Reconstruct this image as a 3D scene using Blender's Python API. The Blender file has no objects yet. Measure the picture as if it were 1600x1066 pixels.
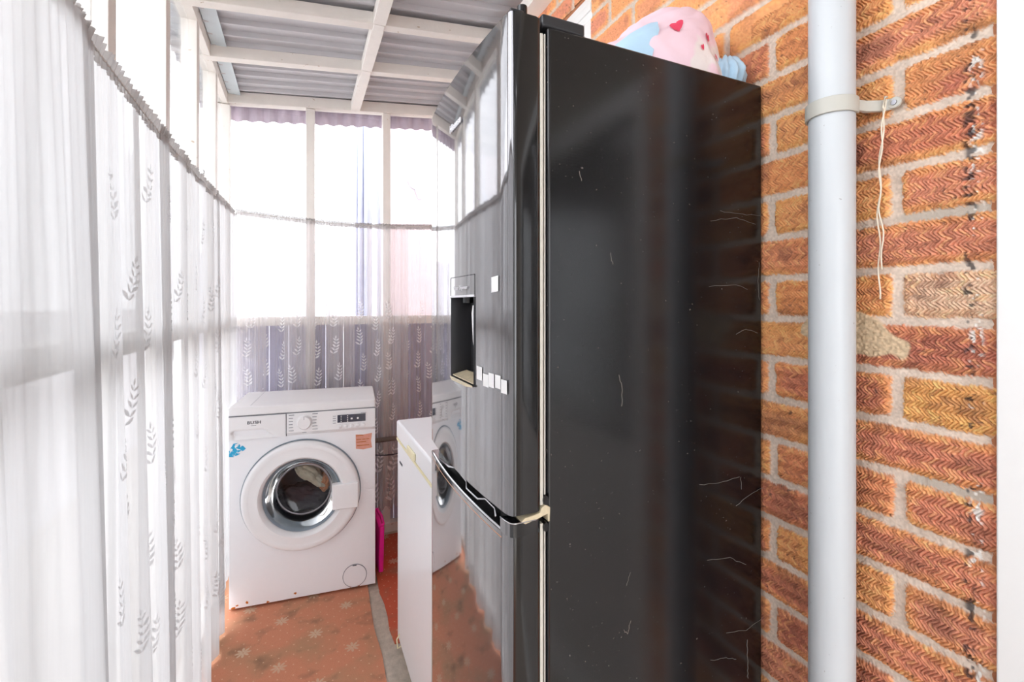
import bpy, bmesh, math, random
import numpy as np
from mathutils import Vector, Matrix
random.seed(4)
SC = bpy.context.scene
COL = SC.collection
PI = math.pi

# ---------------------------------------------------------------- camera, sky, exposure
cam_d = bpy.data.cameras.new('camera'); cam = bpy.data.objects.new('camera', cam_d); COL.objects.link(cam)
cam.location = (0, 0, 1.40); cam.rotation_euler = (PI/2, 0, -math.radians(24.3))
cam_d.sensor_width = 36; cam_d.lens = 16.425; cam_d.shift_y = -0.035; cam_d.clip_start = .02
SC.camera = cam
w = bpy.data.worlds.new('overcast_sky'); SC.world = w; w.use_nodes = True
wn = w.node_tree.nodes; wl = w.node_tree.links
bg = wn['Background']; bg.inputs['Strength'].default_value = 1.0
tc = wn.new('ShaderNodeTexCoord'); sx = wn.new('ShaderNodeSeparateXYZ'); cr = wn.new('ShaderNodeValToRGB')
wl.new(tc.outputs['Generated'], sx.inputs[0]); wl.new(sx.outputs['Z'], cr.inputs[0]); wl.new(cr.outputs[0], bg.inputs['Color'])
cr.color_ramp.elements[0].color = (.78, .80, .84, 1); cr.color_ramp.elements[1].color = (.97, .99, 1.04, 1)
SC.view_settings.view_transform = 'Standard'; SC.view_settings.look = 'None'
SC.view_settings.exposure = 2.74; SC.view_settings.gamma = 1; SC.view_settings.use_curve_mapping = False
SC.cycles.transparent_max_bounces = 24; SC.cycles.max_bounces = 10; SC.cycles.diffuse_bounces = 6

# ---------------------------------------------------------------- material helpers
def srgb(r, g, b):
    f = lambda v: (v/255/12.92) if v/255 <= .04045 else ((v/255+.055)/1.055)**2.4
    return (f(r), f(g), f(b), 1)
MATS = {}
def mat(name, col, rough=.5, metal=0., noise=0., nscale=30, bump=0., bscale=200, spec=.5, coat=0.):
    m = bpy.data.materials.new(name); m.use_nodes = True
    n, l = m.node_tree.nodes, m.node_tree.links
    p = n['Principled BSDF']; p.inputs['Roughness'].default_value = rough; p.inputs['Metallic'].default_value = metal
    p.inputs['Specular IOR Level'].default_value = spec; p.inputs['Coat Weight'].default_value = coat
    co = n.new('ShaderNodeTexCoord')
    nz = n.new('ShaderNodeTexNoise'); nz.inputs['Scale'].default_value = nscale; nz.inputs['Detail'].default_value = 6
    l.new(co.outputs['Object'], nz.inputs['Vector'])
    mx = n.new('ShaderNodeMix'); mx.data_type = 'RGBA'
    mx.inputs[6].default_value = tuple(c*(1-noise) for c in col[:3])+(1,)
    mx.inputs[7].default_value = tuple(min(1, c*(1+noise)) for c in col[:3])+(1,)
    l.new(nz.outputs['Fac'], mx.inputs[0]); l.new(mx.outputs[2], p.inputs['Base Color'])
    if bump:
        nb = n.new('ShaderNodeTexNoise'); nb.inputs['Scale'].default_value = bscale; nb.inputs['Detail'].default_value = 4
        l.new(co.outputs['Object'], nb.inputs['Vector'])
        b = n.new('ShaderNodeBump'); b.inputs['Strength'].default_value = bump; b.inputs['Distance'].default_value = .002
        l.new(nb.outputs['Fac'], b.inputs['Height']); l.new(b.outputs[0], p.inputs['Normal'])
    MATS[name] = m; return m
M_paint = mat('painted_timber', srgb(234, 230, 224), .6, noise=.07, nscale=14, bump=.4, bscale=90)
def speckle(m, col, scale, thr, mixto=1.):
    """small flecks of another colour on a principled material"""
    n, l = m.node_tree.nodes, m.node_tree.links; p = n['Principled BSDF']
    src = p.inputs['Base Color'].links[0].from_socket
    co = n.new('ShaderNodeTexCoord'); nz = n.new('ShaderNodeTexNoise'); nz.inputs['Scale'].default_value = scale; nz.inputs['Detail'].default_value = 3
    l.new(co.outputs['Object'], nz.inputs['Vector'])
    r = n.new('ShaderNodeMapRange'); r.inputs[1].default_value = thr; r.inputs[2].default_value = thr+.04; r.inputs[4].default_value = mixto
    l.new(nz.outputs['Fac'], r.inputs[0])
    mx = n.new('ShaderNodeMix'); mx.data_type = 'RGBA'; mx.inputs[7].default_value = col
    l.new(r.outputs[0], mx.inputs[0]); l.new(src, mx.inputs[6]); l.new(mx.outputs[2], p.inputs['Base Color'])
speckle(M_paint, srgb(165, 135, 95), 38, .70, .7)
M_white = mat('white_plastic', srgb(240, 240, 241), .35, noise=.015)
M_enamel = mat('white_enamel', srgb(243, 244, 247), .28, noise=.015)
M_upvc = mat('white_upvc', srgb(232, 232, 230), .35, noise=.02)
M_pipe = mat('pipe_plastic', srgb(196, 201, 204), .35, noise=.03, nscale=10)
speckle(M_pipe, srgb(120, 115, 108), 160, .73, .6)
M_clip = mat('pipe_clip_plastic', srgb(188, 187, 178), .45, noise=.05)
M_roof = mat('corrugated_roof_sheet', srgb(196, 196, 200), .5, noise=.05, nscale=8)
M_blue = mat('daylight_blue_flashing', srgb(214, 228, 234), .5, noise=.15, nscale=9)  # flashing colour stands in for daylight coming in at the roof edge
M_lilac = mat('weathered_lilac_sheet', srgb(206, 194, 208), .6, noise=.25, nscale=18)
M_board = mat('lilac_grey_board', srgb(180, 178, 200), .7, noise=.12, nscale=6)
M_conc = mat('concrete', srgb(186, 174, 160), .9, noise=.4, nscale=35, bump=.7, bscale=120)
M_ground = mat('pale_paving', srgb(190, 186, 180), .9, noise=.1, nscale=3)
M_black = mat('black_plastic', (.006, .006, .007, 1), .25, noise=.2)
M_dark = mat('dark_grey_plastic', (.03, .03, .033, 1), .3, noise=.2)
M_chrome = mat('polished_trim', (.6, .6, .62, 1), .18, 1., noise=.05)
M_gasket = mat('grubby_gasket', srgb(214, 210, 198), .6, noise=.12, nscale=60)
M_cream = mat('grubby_cream_metal', srgb(214, 200, 168), .5, noise=.3, nscale=90)
M_seal = mat('yellowed_seal', srgb(236, 228, 190), .5, noise=.06)
M_rust = mat('rust', srgb(190, 104, 20), .8, noise=.4, nscale=200)
M_paper = mat('white_paper', srgb(240, 240, 240), .7, noise=.02)
M_red = mat('faded_red_label', srgb(224, 160, 140), .6, noise=.12, nscale=60)
M_ink = mat('dark_ink', srgb(45, 48, 60), .6)
M_grey_ink = mat('grey_ink', srgb(140, 142, 150), .6)
M_display = mat('display_panel', srgb(40, 44, 66), .15)
M_bluest = mat('blue_sticker_film', srgb(30, 168, 214), .5, noise=.1)
speckle(M_bluest, srgb(238, 240, 242), 60, .52)
M_pinkp = mat('hot_pink_plastic', srgb(255, 40, 175), .35, noise=.03)
M_cord = mat('cream_cord', srgb(226, 216, 196), .8, noise=.08)
M_wire = mat('curtain_wire', srgb(200, 195, 188), .5)
M_web = mat('cobweb_dust', srgb(140, 132, 124), .9)
M_silver = mat('silver_letters', srgb(225, 225, 230), .35)
M_barpipe = mat('grey_brown_bar', srgb(120, 108, 100), .6, noise=.1)
M_steel = mat('drum_steel', srgb(150, 150, 156), .3, .9, noise=.1)
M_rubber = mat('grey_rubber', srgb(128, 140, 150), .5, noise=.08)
M_ccream = mat('cream_cloth', srgb(214, 200, 176), .9, noise=.08, bump=.5)
M_cdark = mat('dark_cloth', srgb(58, 50, 56), .9, noise=.3, bump=.5)
M_corange = mat('orange_cloth', srgb(190, 120, 78), .9, noise=.1, bump=.5)
M_neigh = mat('pinkish_brick', srgb(186, 166, 168), .9, noise=.1, nscale=12)
M_fence = mat('distant_pale_wall', srgb(196, 196, 206), .9, noise=.04)
M_bpipe = mat('pale_blue_plastic', srgb(178, 184, 204), .5, noise=.2, nscale=4)
M_int = mat('interior_plaster', srgb(150, 140, 128), .9, noise=.05)
M_greypanel = mat('grey_door_panel', srgb(200, 196, 192), .5, noise=.05)

def glass_mat(name, refl=.06, tint=(1, 1, 1, 1), rough=.02):
    m = bpy.data.materials.new(name); m.use_nodes = True; n, l = m.node_tree.nodes, m.node_tree.links
    n.remove(n['Principled BSDF']); o = n['Material Output']
    t = n.new('ShaderNodeBsdfTransparent'); t.inputs[0].default_value = tint
    g = n.new('ShaderNodeBsdfGlossy'); g.inputs['Roughness'].default_value = rough
    x = n.new('ShaderNodeMixShader'); lw = n.new('ShaderNodeFresnel'); lw.inputs[0].default_value = 1.35
    mm = n.new('ShaderNodeMath'); mm.operation = 'MULTIPLY'; mm.inputs[1].default_value = refl/.06
    l.new(lw.outputs[0], mm.inputs[0]); l.new(mm.outputs[0], x.inputs[0]); l.new(t.outputs[0], x.inputs[1]); l.new(g.outputs[0], x.inputs[2]); l.new(x.outputs[0], o.inputs[0])
    return m
M_glass = glass_mat('clear_pane', .04)
M_bowl = glass_mat('door_bowl_glass', .09, (.82, .86, .88, 1), .03)

def sheer(name, opac, col, edge=.35, transl=.5, stripe=.16):
    m = bpy.data.materials.new(name); m.use_nodes = True; n, l = m.node_tree.nodes, m.node_tree.links
    n.remove(n['Principled BSDF']); o = n['Material Output']
    t = n.new('ShaderNodeBsdfTransparent'); d = n.new('ShaderNodeBsdfDiffuse'); tr = n.new('ShaderNodeBsdfTranslucent')
    d.inputs[0].default_value = col; tr.inputs[0].default_value = col
    a = n.new('ShaderNodeMixShader'); a.inputs[0].default_value = transl
    l.new(d.outputs[0], a.inputs[1]); l.new(tr.outputs[0], a.inputs[2])
    x = n.new('ShaderNodeMixShader'); lw = n.new('ShaderNodeLayerWeight'); lw.inputs[0].default_value = .35
    r = n.new('ShaderNodeMapRange'); r.inputs[3].default_value = opac; r.inputs[4].default_value = min(1, opac+edge)
    l.new(lw.outputs['Facing'], r.inputs[0])
    last = r.outputs[0]
    co = n.new('ShaderNodeTexCoord'); mp = n.new('ShaderNodeMapping'); mp.inputs['Scale'].default_value = (60, 60, 2.5)
    nz = n.new('ShaderNodeTexNoise'); nz.inputs['Scale'].default_value = 2.2; nz.inputs['Detail'].default_value = 3
    l.new(co.outputs['Object'], mp.inputs[0]); l.new(mp.outputs[0], nz.inputs['Vector'])
    s = n.new('ShaderNodeMath'); s.operation = 'MULTIPLY_ADD'; s.inputs[1].default_value = stripe; s.inputs[2].default_value = -stripe/2
    l.new(nz.outputs['Fac'], s.inputs[0])
    ad = n.new('ShaderNodeMath'); ad.operation = 'ADD'; ad.use_clamp = True
    l.new(last, ad.inputs[0]); l.new(s.outputs[0], ad.inputs[1])
    l.new(ad.outputs[0], x.inputs[0]); l.new(t.outputs[0], x.inputs[1]); l.new(a.outputs[0], x.inputs[2]); l.new(x.outputs[0], o.inputs[0])
    return m
M_netL = sheer('white_voile', .82, (.64, .64, .645, 1), .16, .40, .12)
M_netC = sheer('white_mesh_net', .86, (.61, .61, .615, 1), .13, .38, .10)
M_netF = sheer('fine_lace_net', .26, (.78, .75, .75, 1), .4, .45)
M_netF2 = sheer('lace_net', .42, (.82, .79, .78, 1), .4, .45)
M_leaf = sheer('woven_leaf', .85, (.95, .94, .94, 1), .1, .25, 0)
M_leafL = sheer('woven_leaf_faint', .86, (.74, .74, .745, 1), .12, .46, 0)
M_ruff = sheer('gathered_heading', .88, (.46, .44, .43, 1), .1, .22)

# ---------------------------------------------------------------- mesh helpers
def obj(name, bm, m, parent=None, smooth=False, bevel=0, seg=2):
    me = bpy.data.meshes.new(name)
    bmesh.ops.recalc_face_normals(bm, faces=bm.faces); bm.to_mesh(me); bm.free()
    o = bpy.data.objects.new(name, me); COL.objects.link(o)
    for k in (m if isinstance(m, (list, tuple)) else [m]): me.materials.append(k)
    if smooth:
        for p in me.polygons: p.use_smooth = True
    if bevel:
        b = o.modifiers.new('bevel', 'BEVEL'); b.width = bevel; b.segments = seg; b.limit_method = 'ANGLE'; b.angle_limit = .6
        for p in me.polygons: p.use_smooth = True
        wn_ = o.modifiers.new('wn', 'WEIGHTED_NORMAL'); wn_.keep_sharp = True
    if parent: o.parent = parent
    return o
def nb(): return bmesh.new()
def box(bm, x0, x1, y0, y1, z0, z1, mi=0):
    v = [bm.verts.new((x, y, z)) for x in (x0, x1) for y in (y0, y1) for z in (z0, z1)]
    for f in ((0, 1, 3, 2), (4, 6, 7, 5), (0, 4, 5, 1), (2, 3, 7, 6), (0, 2, 6, 4), (1, 5, 7, 3)):
        bm.faces.new([v[i] for i in f]).material_index = mi
def bx(*a):
    bm = nb(); box(bm, *a); return bm
def beam(bm, a, b, wdt, h):
    """a bar of section wdt x h whose underside centre line runs a -> b (a, b differ in x or y mostly)"""
    a, b = Vector(a), Vector(b); d = (b-a).normalized(); s = d.cross(Vector((0, 0, 1))).normalized()*wdt/2; u = Vector((0, 0, h))
    v = [bm.verts.new(p) for p in (a-s, a+s, a+s+u, a-s+u, b-s, b+s, b+s+u, b-s+u)]
    for f in ((0, 1, 2, 3), (4, 7, 6, 5), (0, 4, 5, 1), (1, 5, 6, 2), (2, 6, 7, 3), (3, 7, 4, 0)): bm.faces.new([v[i] for i in f])
def tube(bm, pts, r, n=8, cap=True):
    pts = [Vector(p) for p in pts]; rings = []
    up = Vector((0, 0, 1)); 
    for i, p in enumerate(pts):
        t = (pts[min(i+1, len(pts)-1)]-pts[max(i-1, 0)]).normalized()
        a = t.cross(up if abs(t.dot(up)) < .95 else Vector((1, 0, 0))).normalized(); b = t.cross(a)
        rr = r[i] if isinstance(r, (list, tuple)) else r
        rings.append([bm.verts.new(p+a*math.cos(2*PI*k/n)*rr+b*math.sin(2*PI*k/n)*rr) for k in range(n)])
    for q in range(len(rings)-1):
        for k in range(n): bm.faces.new((rings[q][k], rings[q][(k+1) % n], rings[q+1][(k+1) % n], rings[q+1][k]))
    if cap: bm.faces.new(rings[0][::-1]); bm.faces.new(rings[-1])
def lathe_y(bm, prof, cx, cz, n=64, mi=0, close=False):
    """prof: list of (r, y) revolved about the y axis through (cx, cz)"""
    rings = []
    for r, y in prof:
        if r < 1e-5: rings.append([bm.verts.new((cx, y, cz))])
        else: rings.append([bm.verts.new((cx+r*math.cos(2*PI*k/n), y, cz+r*math.sin(2*PI*k/n))) for k in range(n)])
    for q in range(len(rings)-1):
        A, B = rings[q], rings[q+1]
        for k in range(n):
            k2 = (k+1) % n
            if len(A) == 1 and len(B) == 1: continue
            if len(A) == 1: f = bm.faces.new((A[0], B[k], B[k2]))
            elif len(B) == 1: f = bm.faces.new((A[k], A[k2], B[0]))
            else: f = bm.faces.new((A[k], A[k2], B[k2], B[k]))
            f.material_index = mi
def poly(bm, pts, thick=None, mi=0):
    v = [bm.verts.new(p) for p in pts]
    f = bm.faces.new(v); f.material_index = mi
    if thick:
        t = Vector(thick); v2 = [bm.verts.new(Vector(p)+t) for p in pts]
        bm.faces.new(v2[::-1]).material_index = mi
        for i in range(len(v)): bm.faces.new((v[i], v[(i+1) % len(v)], v2[(i+1) % len(v)], v2[i])).material_index = mi
def text(name, s, size, M, m, parent, ext=.0004, bold=0., sxk=1.):
    cu = bpy.data.curves.new(name, 'FONT'); cu.body = s; cu.size = size; cu.extrude = ext; cu.offset = bold; cu.align_x = 'CENTER'; cu.align_y = 'CENTER'; cu.space_character = 1.08
    t = bpy.data.objects.new('tmp', cu); COL.objects.link(t)
    bpy.context.view_layer.update()
    me = bpy.data.meshes.new_from_object(t.evaluated_get(bpy.context.evaluated_depsgraph_get()))
    bpy.data.objects.remove(t); me.transform(M @ Matrix.Diagonal((sxk, 1, 1, 1))); me.name = name
    o = bpy.data.objects.new(name, me); COL.objects.link(o); me.materials.clear(); me.materials.append(m)
    if parent: o.parent = parent
    return o
def tag(o, label, cat, group=None, kind=None):
    o['label'] = label; o['category'] = cat
    if group: o['group'] = group
    if kind: o['kind'] = kind
    return o
def thing(name, label, cat, loc=(0, 0, 0), rz=0, group=None):
    o = bpy.data.objects.new(name, None); COL.objects.link(o); o.location = loc; o.rotation_euler = (0, 0, rz); o.empty_display_size = .05
    return tag(o, label, cat, group)
def struct(name, label, cat, bm, m, bevel=0, smooth=False, parent=None):
    o = obj(name, bm, m, parent, smooth, bevel)
    if not parent: tag(o, label, cat, None, 'structure')
    return o

def h2(i, j, seed):
    n = (i.astype(np.int64)*374761393+j.astype(np.int64)*668265263+seed*1442695041) & 0xffffffff
    n = ((n ^ (n >> 13))*1274126177) & 0xffffffff
    return ((n ^ (n >> 16)) & 0xffff)/65535.
def vn(a, b, s, seed):
    a = a*s; b = b*s; i = np.floor(a); j = np.floor(b); fa = a-i; fb = b-j
    fa = fa*fa*(3-2*fa); fb = fb*fb*(3-2*fb)
    return (h2(i, j, seed)*(1-fa)+h2(i+1, j, seed)*fa)*(1-fb)+(h2(i, j+1, seed)*(1-fa)+h2(i+1, j+1, seed)*fa)*fb
def ss(x, a, b):
    t = np.clip((x-a)/(b-a), 0, 1); return t*t*(3-2*t)

# ================================================================= SETTING
WX = .885           # house wall plane
LX = -.365          # inner face of the glazed wall's posts
FY = 2.95           # inner face of the end wall's posts
def under(x): return 2.495+.107*(x-LX)       # underside of the roof bearers (lean-to)

# ---- brick wall (relief is real geometry)
def brick_patch(Ys, Zs, fine):
    Y, Z = np.meshgrid(Ys, Zs)
    PZ, PY, Z0, Y0 = .0825, .2215, 1.373, .4325
    zz = Z+.0035*(vn(Y, Z*0, 9, 3)-.5)
    row = np.floor((zz-Z0)/PZ); fz = (zz-Z0)-row*PZ
    odd = (np.mod(row, 2) == 1)
    off = np.where(odd, Y0+PY/2, Y0)+(h2(row, row*0, 5)-.5)*.006
    q = np.floor((Y-off)/PY); fy = (Y-off)-q*PY
    dz = np.minimum(fz, PZ-fz)-.0062
    dy = np.minimum(fy, PY-fy)-.0075
    near = (Y < .365) & odd; dy = np.where(near, .05, dy)
    q = np.where(near, 0*q-1, q); q = np.where((Y < Y0-.02) & ~odd, -1, q)
    d = np.minimum(dz, dy)
    k = .010; hh = np.clip(.5+.5*(dy-dz)/k, 0, 1); d = dy*(1-hh)+dz*hh-k*hh*(1-hh)
    if fine:
        s3 = h2(row, q, 13); s1 = h2(row, q, 11); per = .0215+.003*s1
        tri = np.abs(np.mod((fz+.006*s3)/per+(vn(Y, Z, 26, 16)-.5)*.22, 1)-.5)*2
        ph = (fy/.0058)+tri*2.0+(vn(Y, Z, 40, 17)-.5)*.9+(vn(Y, Z, 160, 18)-.5)*.45
        g = ss(np.abs(np.mod(ph, 1)-.5)*2, .04, .62)
        d = d+(g-.6)*.0022
    d = d+(vn(Y, Z, 190, 7)-.5)*.004+(vn(Y, Z, 60, 8)-.5)*.0022+(vn(Y, Z, 420, 9)-.5)*.002
    # smear of old mortar behind the pipe
    pe = np.sqrt(((Y-.505)/.088)**2+((Z-1.343)/.040)**2)+(vn(Y, Z, 45, 21)-.5)*.6
    smear = ss(pe, 1.02, .92)
    m = ss(d, -.0012, .0030)
    r1 = h2(row, q, 11); r2 = h2(row, q, 12); r3 = h2(row, q, 13); r4 = h2(row, q, 14)
    lump = vn(Y, Z, 33, 15)-.5
    if fine:
        brk = ss(vn(Y, Z, 130, 19), .15, .45)
        gro = (g*.8+.2*vn(Y, Z, 500, 20))*(.65+.35*brk)
        edge = ss(d, .002, .007)
        hgt = m*.0035+m*edge*gro*.0072
        mort = (vn(Y, Z, 300, 22)*.0009+vn(Y, Z, 110, 23)*.0016)
    else:
        gro = vn(Y, Z, 220, 20); hgt = m*.0052+m*gro*.0016; mort = vn(Y, Z, 150, 22)*.0014
    hgt = hgt+(1-m)*mort
    hgt = hgt*(1-smear)+smear*(.0072+vn(Y, Z, 280, 24)*.0022)
    X = WX+.001-hgt-m*lump*.0015
    # colour of the fired clay, brick by brick
    def c(r, g_, b): return np.array(srgb(r, g_, b)[:3])
    pal = [c(198, 134, 98), c(204, 140, 94), c(184, 118, 92), c(190, 124, 98), c(206, 146, 98), c(172, 108, 88), c(196, 130, 94), c(190, 128, 102)]
    idx = np.minimum((r4*len(pal)).astype(int), len(pal)-1); base = np.array(pal)[idx]
    tan = c(204, 172, 146); gold = c(210, 156, 96); darkr = c(122, 78, 66)
    tz = (row == 0) & (Y < Y0); tz2 = (row == -2) & (Y < Y0)
    base = np.where(tz[..., None], tan, base); base = np.where(tz2[..., None], gold, base)
    mx = lambda A, B, t: A*(1-t[..., None])+B*t[..., None]
    orange = c(216, 152, 92); base = mx(base, orange, ss(d+(vn(Y, Z, 70, 41)-.5)*.012, .020, .004)*np.where(r3 > .35, .6, .2))
    if fine:
        tone = h2(np.floor(ph+.5), np.floor((fz+.006*s3)/per*2)+row*9, 42)
        base = mx(base, c(120, 74, 60), .55*ss(tone, .55, 1.)*(.4+.6*vn(Y, Z, 30, 43))); base = mx(base, c(236, 180, 122), .35*ss(tone, .35, 0.))
    low = vn(Y, Z, 14, 31); rim = ss(fz, .024, .008)*ss(vn(Y, Z, 20, 32), .35, .75)
    base = mx(base, gold, np.clip(rim*.5*(r1 > .4), 0, 1))
    base = mx(base, gold, .45*ss(low, .6, .85)*(r2 > .45))
    base = mx(base, darkr, .45*ss(vn(Y, Z, 24, 33), .62, .9))
    base = base*(.80+.42*vn(Y, Z, 420, 34))[..., None]
    base = mx(base, c(78, 58, 54), .7*ss(vn(Y, Z, 210, 35), .90, .96))
    mo = c(216, 200, 184)*(.80+.28*vn(Y, Z, 330, 36))[..., None]*(.88+.18*vn(Y, Z, 30, 37))[..., None]
    cem = ss(np.sqrt(((Y-.37)/.07)**2+((Z-1.540)/.012)**2), 1.1, .8)+ss(np.sqrt(((Y-.36)/.06)**2+((Z-1.125)/.014)**2), 1.1, .8)
    mo = mx(mo, c(176, 168, 156), np.clip(cem, 0, 1)*.8)
    base = np.clip(base*1.32, 0, .82)
    C = mx(mo, base, m)
    C = mx(C, c(206, 182, 150)*(np.ones_like(Y)[..., None])*(.75+.45*vn(Y, Z, 300, 38))[..., None], smear)
    # flecks of white paint and dark tar along the arris
    ar = ss(np.abs(Y-.335), .011, .003)
    C = mx(C, c(236, 236, 230), ar*ss(vn(Y, Z, 210, 39)*.6+.4*vn(Y*0, Z, 30, 44), .66, .74)*.85)
    C = mx(C, c(40, 42, 50), ss(np.abs(Y-.343), .010, .003)*ss(vn(Y, Z, 170, 40)*.6+.4*vn(Y*0, Z, 26, 45), .66, .74)*.8)
    near_arris = ss(Y, .326, .3137); X = X+near_arris*.004
    return Y, Z, X, C
def brick_wall():
    V, F, CC = [], [], []; base = 0
    R = lambda a, b, s: np.linspace(a, b, max(2, int(round((b-a)/s))+1))
    patches = [(R(.3137, .70, .0011), R(.60, 2.0, .0015), True), (R(.3137, .70, .006), R(0, .60, .006), False), (R(.3137, .70, .006), R(2.0, 2.66, .006), False),
               (R(.70, 1.31, .0035), R(1.80, 2.66, .0035), False), (R(.70, 1.31, .01), R(0, 1.80, .01), False),
               (R(1.31, 2.60, .006), R(2.455, 2.70, .006), False), (R(2.60, 3.00, .01), R(0, 2.70, .01), False), (R(1.31, 2.60, .012), R(0, 1.0, .012), False)]
    for Ys, Zs, fine in patches:
        Y, Z, X, C = brick_patch(Ys, Zs, fine); ny, nz = len(Ys), len(Zs)
        V.append(np.stack([X, Y, Z], -1).reshape(-1, 3)); CC.append(C.reshape(-1, 3))
        i = np.arange(nz-1)[:, None]*ny+np.arange(ny-1)[None]; i = i.reshape(-1)+base
        F.append(np.stack([i, i+ny, i+ny+1, i+1], -1)); base += ny*nz
    # body of the wall behind the relief, and the reveal at its corner
    def solid(x0, x1, y0, y1, z0, z1):
        nonlocal base
        v = np.array([(x, y, z) for x in (x0, x1) for y in (y0, y1) for z in (z0, z1)], float); V.append(v)
        CC.append(np.tile(np.array(srgb(190, 130, 95)[:3]), (8, 1)))
        F.append(np.array(((0, 1, 3, 2), (4, 6, 7, 5), (0, 4, 5, 1), (2, 3, 7, 6), (0, 2, 6, 4), (1, 5, 7, 3)))+base); base += 8
    solid(WX+.0012, 1.10, .3137, 1.31, 0, 2.66); solid(WX+.0012, 1.10, 1.31, 2.60, 2.455, 2.70); solid(WX+.0012, 1.10, 1.31, 2.60, 0, 1.0); solid(WX+.0012, 1.10, 2.60, 3.0, 0, 2.70)
    V = np.concatenate(V); F = np.concatenate(F); CC = np.concatenate(CC)
    me = bpy.data.meshes.new('wall_right'); me.vertices.add(len(V)); me.vertices.foreach_set('co', V.reshape(-1))
    me.loops.add(len(F)*4); me.loops.foreach_set('vertex_index', F.reshape(-1).astype(np.int32))
    me.polygons.add(len(F)); me.polygons.foreach_set('loop_start', (np.arange(len(F))*4).astype(np.int32))
    me.update(calc_edges=True); me.validate()
    a = me.color_attributes.new('clay', 'FLOAT_COLOR', 'POINT'); a.data.foreach_set('color', np.concatenate([CC, np.ones((len(CC), 1))], 1).reshape(-1).astype(np.float32))
    me.polygons.foreach_set('use_smooth', np.ones(len(F), bool))
    o = bpy.data.objects.new('wall_right', me); COL.objects.link(o)
    m = mat('rustic_brick', (.5, .3, .2, 1), .85, bump=.35, bscale=700, spec=.25); n, l = m.node_tree.nodes, m.node_tree.links
    at = n.new('ShaderNodeVertexColor'); at.layer_name = 'clay'; l.new(at.outputs[0], n['Principled BSDF'].inputs['Base Color'])
    me.materials.append(m); tag(o, 'house wall of rustic red brick with chevron grooves and pale mortar', 'wall', None, 'structure')
brick_wall()

# ---- door frame of the house, right edge of the photo
def door_1():
    o = struct('door_1', 'white door frame at the right edge beside the brick corner', 'door frame', bx(.872, .95, .262, .3125, 0, 2.04), M_upvc, .003)
    b = nb(); box(b, .872, .95, -.62, -.56, 0, 2.04); box(b, .872, .95, -.56, .262, 1.98, 2.04); box(b, .872, .95, -.56, .262, 0, .09)
    obj('door_frame', b, M_upvc, o, bevel=.003)
    obj('door_panel', bx(.90, .93, -.56, .262, .09, .98), M_greypanel, o, bevel=.003)
    obj('door_glass', bx(.91, .916, -.56, .262, .98, 1.98), M_glass, o)
    return o
door_1()
b = nb(); box(b, .95, 1.10, -1.2, .3125, 2.04, 2.66); box(b, .885, .95, -1.2, .3125, 2.041, 2.66); box(b, .885, 1.10, -1.2, -.62, 0, 2.04)
struct('wall_house_front', 'rendered house wall over the doorway behind the camera', 'wall', b, M_int)
b = nb(); box(b, 2.3, 2.34, -1.2, 3.0, 0, 2.66); box(b, 1.10, 2.3, -1.24, -1.2, 0, 2.66); box(b, 1.10, 2.3, 3.0, 3.04, 0, 2.66); box(b, 1.10, 2.3, -1.2, 3.0, 2.66, 2.7)
struct('wall_interior', 'plain interior walls of the house behind the doorway', 'wall', b, M_int)
# ---- window of the house high behind the fridge
o = struct('window_1', 'white window frame in the brick wall high behind the fridge', 'window', (lambda b: (box(b, .892, .96, 1.312, 2.60, 2.37, 2.453), box(b, .892, .96, 1.312, 1.37, 1.0, 2.37), box(b, .892, .96, 2.54, 2.60, 1.0, 2.37), box(b, .892, .96, 1.37, 2.54, 1.0, 1.06), b)[-1])(nb()), M_upvc, .004)
obj('window_bead', (lambda b: (box(b, .886, .893, 1.32, 2.58, 2.395, 2.42), b)[-1])(nb()), M_upvc, o, bevel=.003)
obj('glass_gasket', bx(.93, .938, 1.37, 2.54, 2.355, 2.372), M_dark, o)
obj('window_glass', bx(.94, .945, 1.37, 2.54, 1.06, 2.37), M_glass, o)

# ---- floor, ground
struct('floor', 'bare grey concrete floor showing between the red carpets', 'floor', bx(-.44, 2.3, -1.2, 3.04, -.06, 0), M_conc)
b = nb(); box(b, -12, -.44, -6, 12, -.2, -.1); box(b, -.44, 12, 3.04, 12, -.2, -.1); box(b, -.44, 12, -6, -1.24, -.2, -.1)
struct('ground', 'pale paving outside the glazed lean-to', 'ground', b, M_ground)

# ---- timber frame of the lean-to
def post(name, label, b): return struct(name, label, 'post', b, M_paint, .002)
left_posts = [(-1.0, 'behind the camera, first'), (-.55, 'behind the camera, second'), (-.10, 'beside the camera'), (.35, 'just outside the left edge of the photo'), (.79, 'nearest to the camera along the left side'), (1.232, 'second along the left side, above the curtain'), (1.69, 'third along the left side'), (2.14, 'fourth along the left side'), (2.58, 'last before the far left corner')]
for i, (y, wh) in enumerate(left_posts):
    post('trim_%d' % (i+1), 'white painted timber post of the glazed wall, '+wh, bx(LX-.052, LX, y, y+.045, .05, 2.50))
k = len(left_posts)
for (x0, x1, wh) in ((LX-.052, LX+.012, 'in the far left corner'), (.026, .074, 'behind the washing machine, left of the two'), (.460, .505, 'behind the washing machine, right of the two'), (.84, .884, 'against the brick wall behind the fridge')):
    k += 1; post('trim_%d' % k, 'white painted post of the far end wall, '+wh, bx(x0, x1, FY, FY+.05, .05, under((x0+x1)/2)))
def tr(label, cat, b, m=M_paint, bev=.002):
    global k
    k += 1; return struct('trim_%d' % k, label, cat, b, m, bev)
b = nb(); beam(b, (LX-.026, -1.2, 2.497), (LX-.026, 3.0, 2.497), .056, .058); tr('white painted top plate running along the left glazed wall', 'beam', b)
tr('white rail across the left posts behind the net curtain', 'rail', bx(LX-.045, LX+.001, -1.2, 3.0, 1.286, 1.337))
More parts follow.
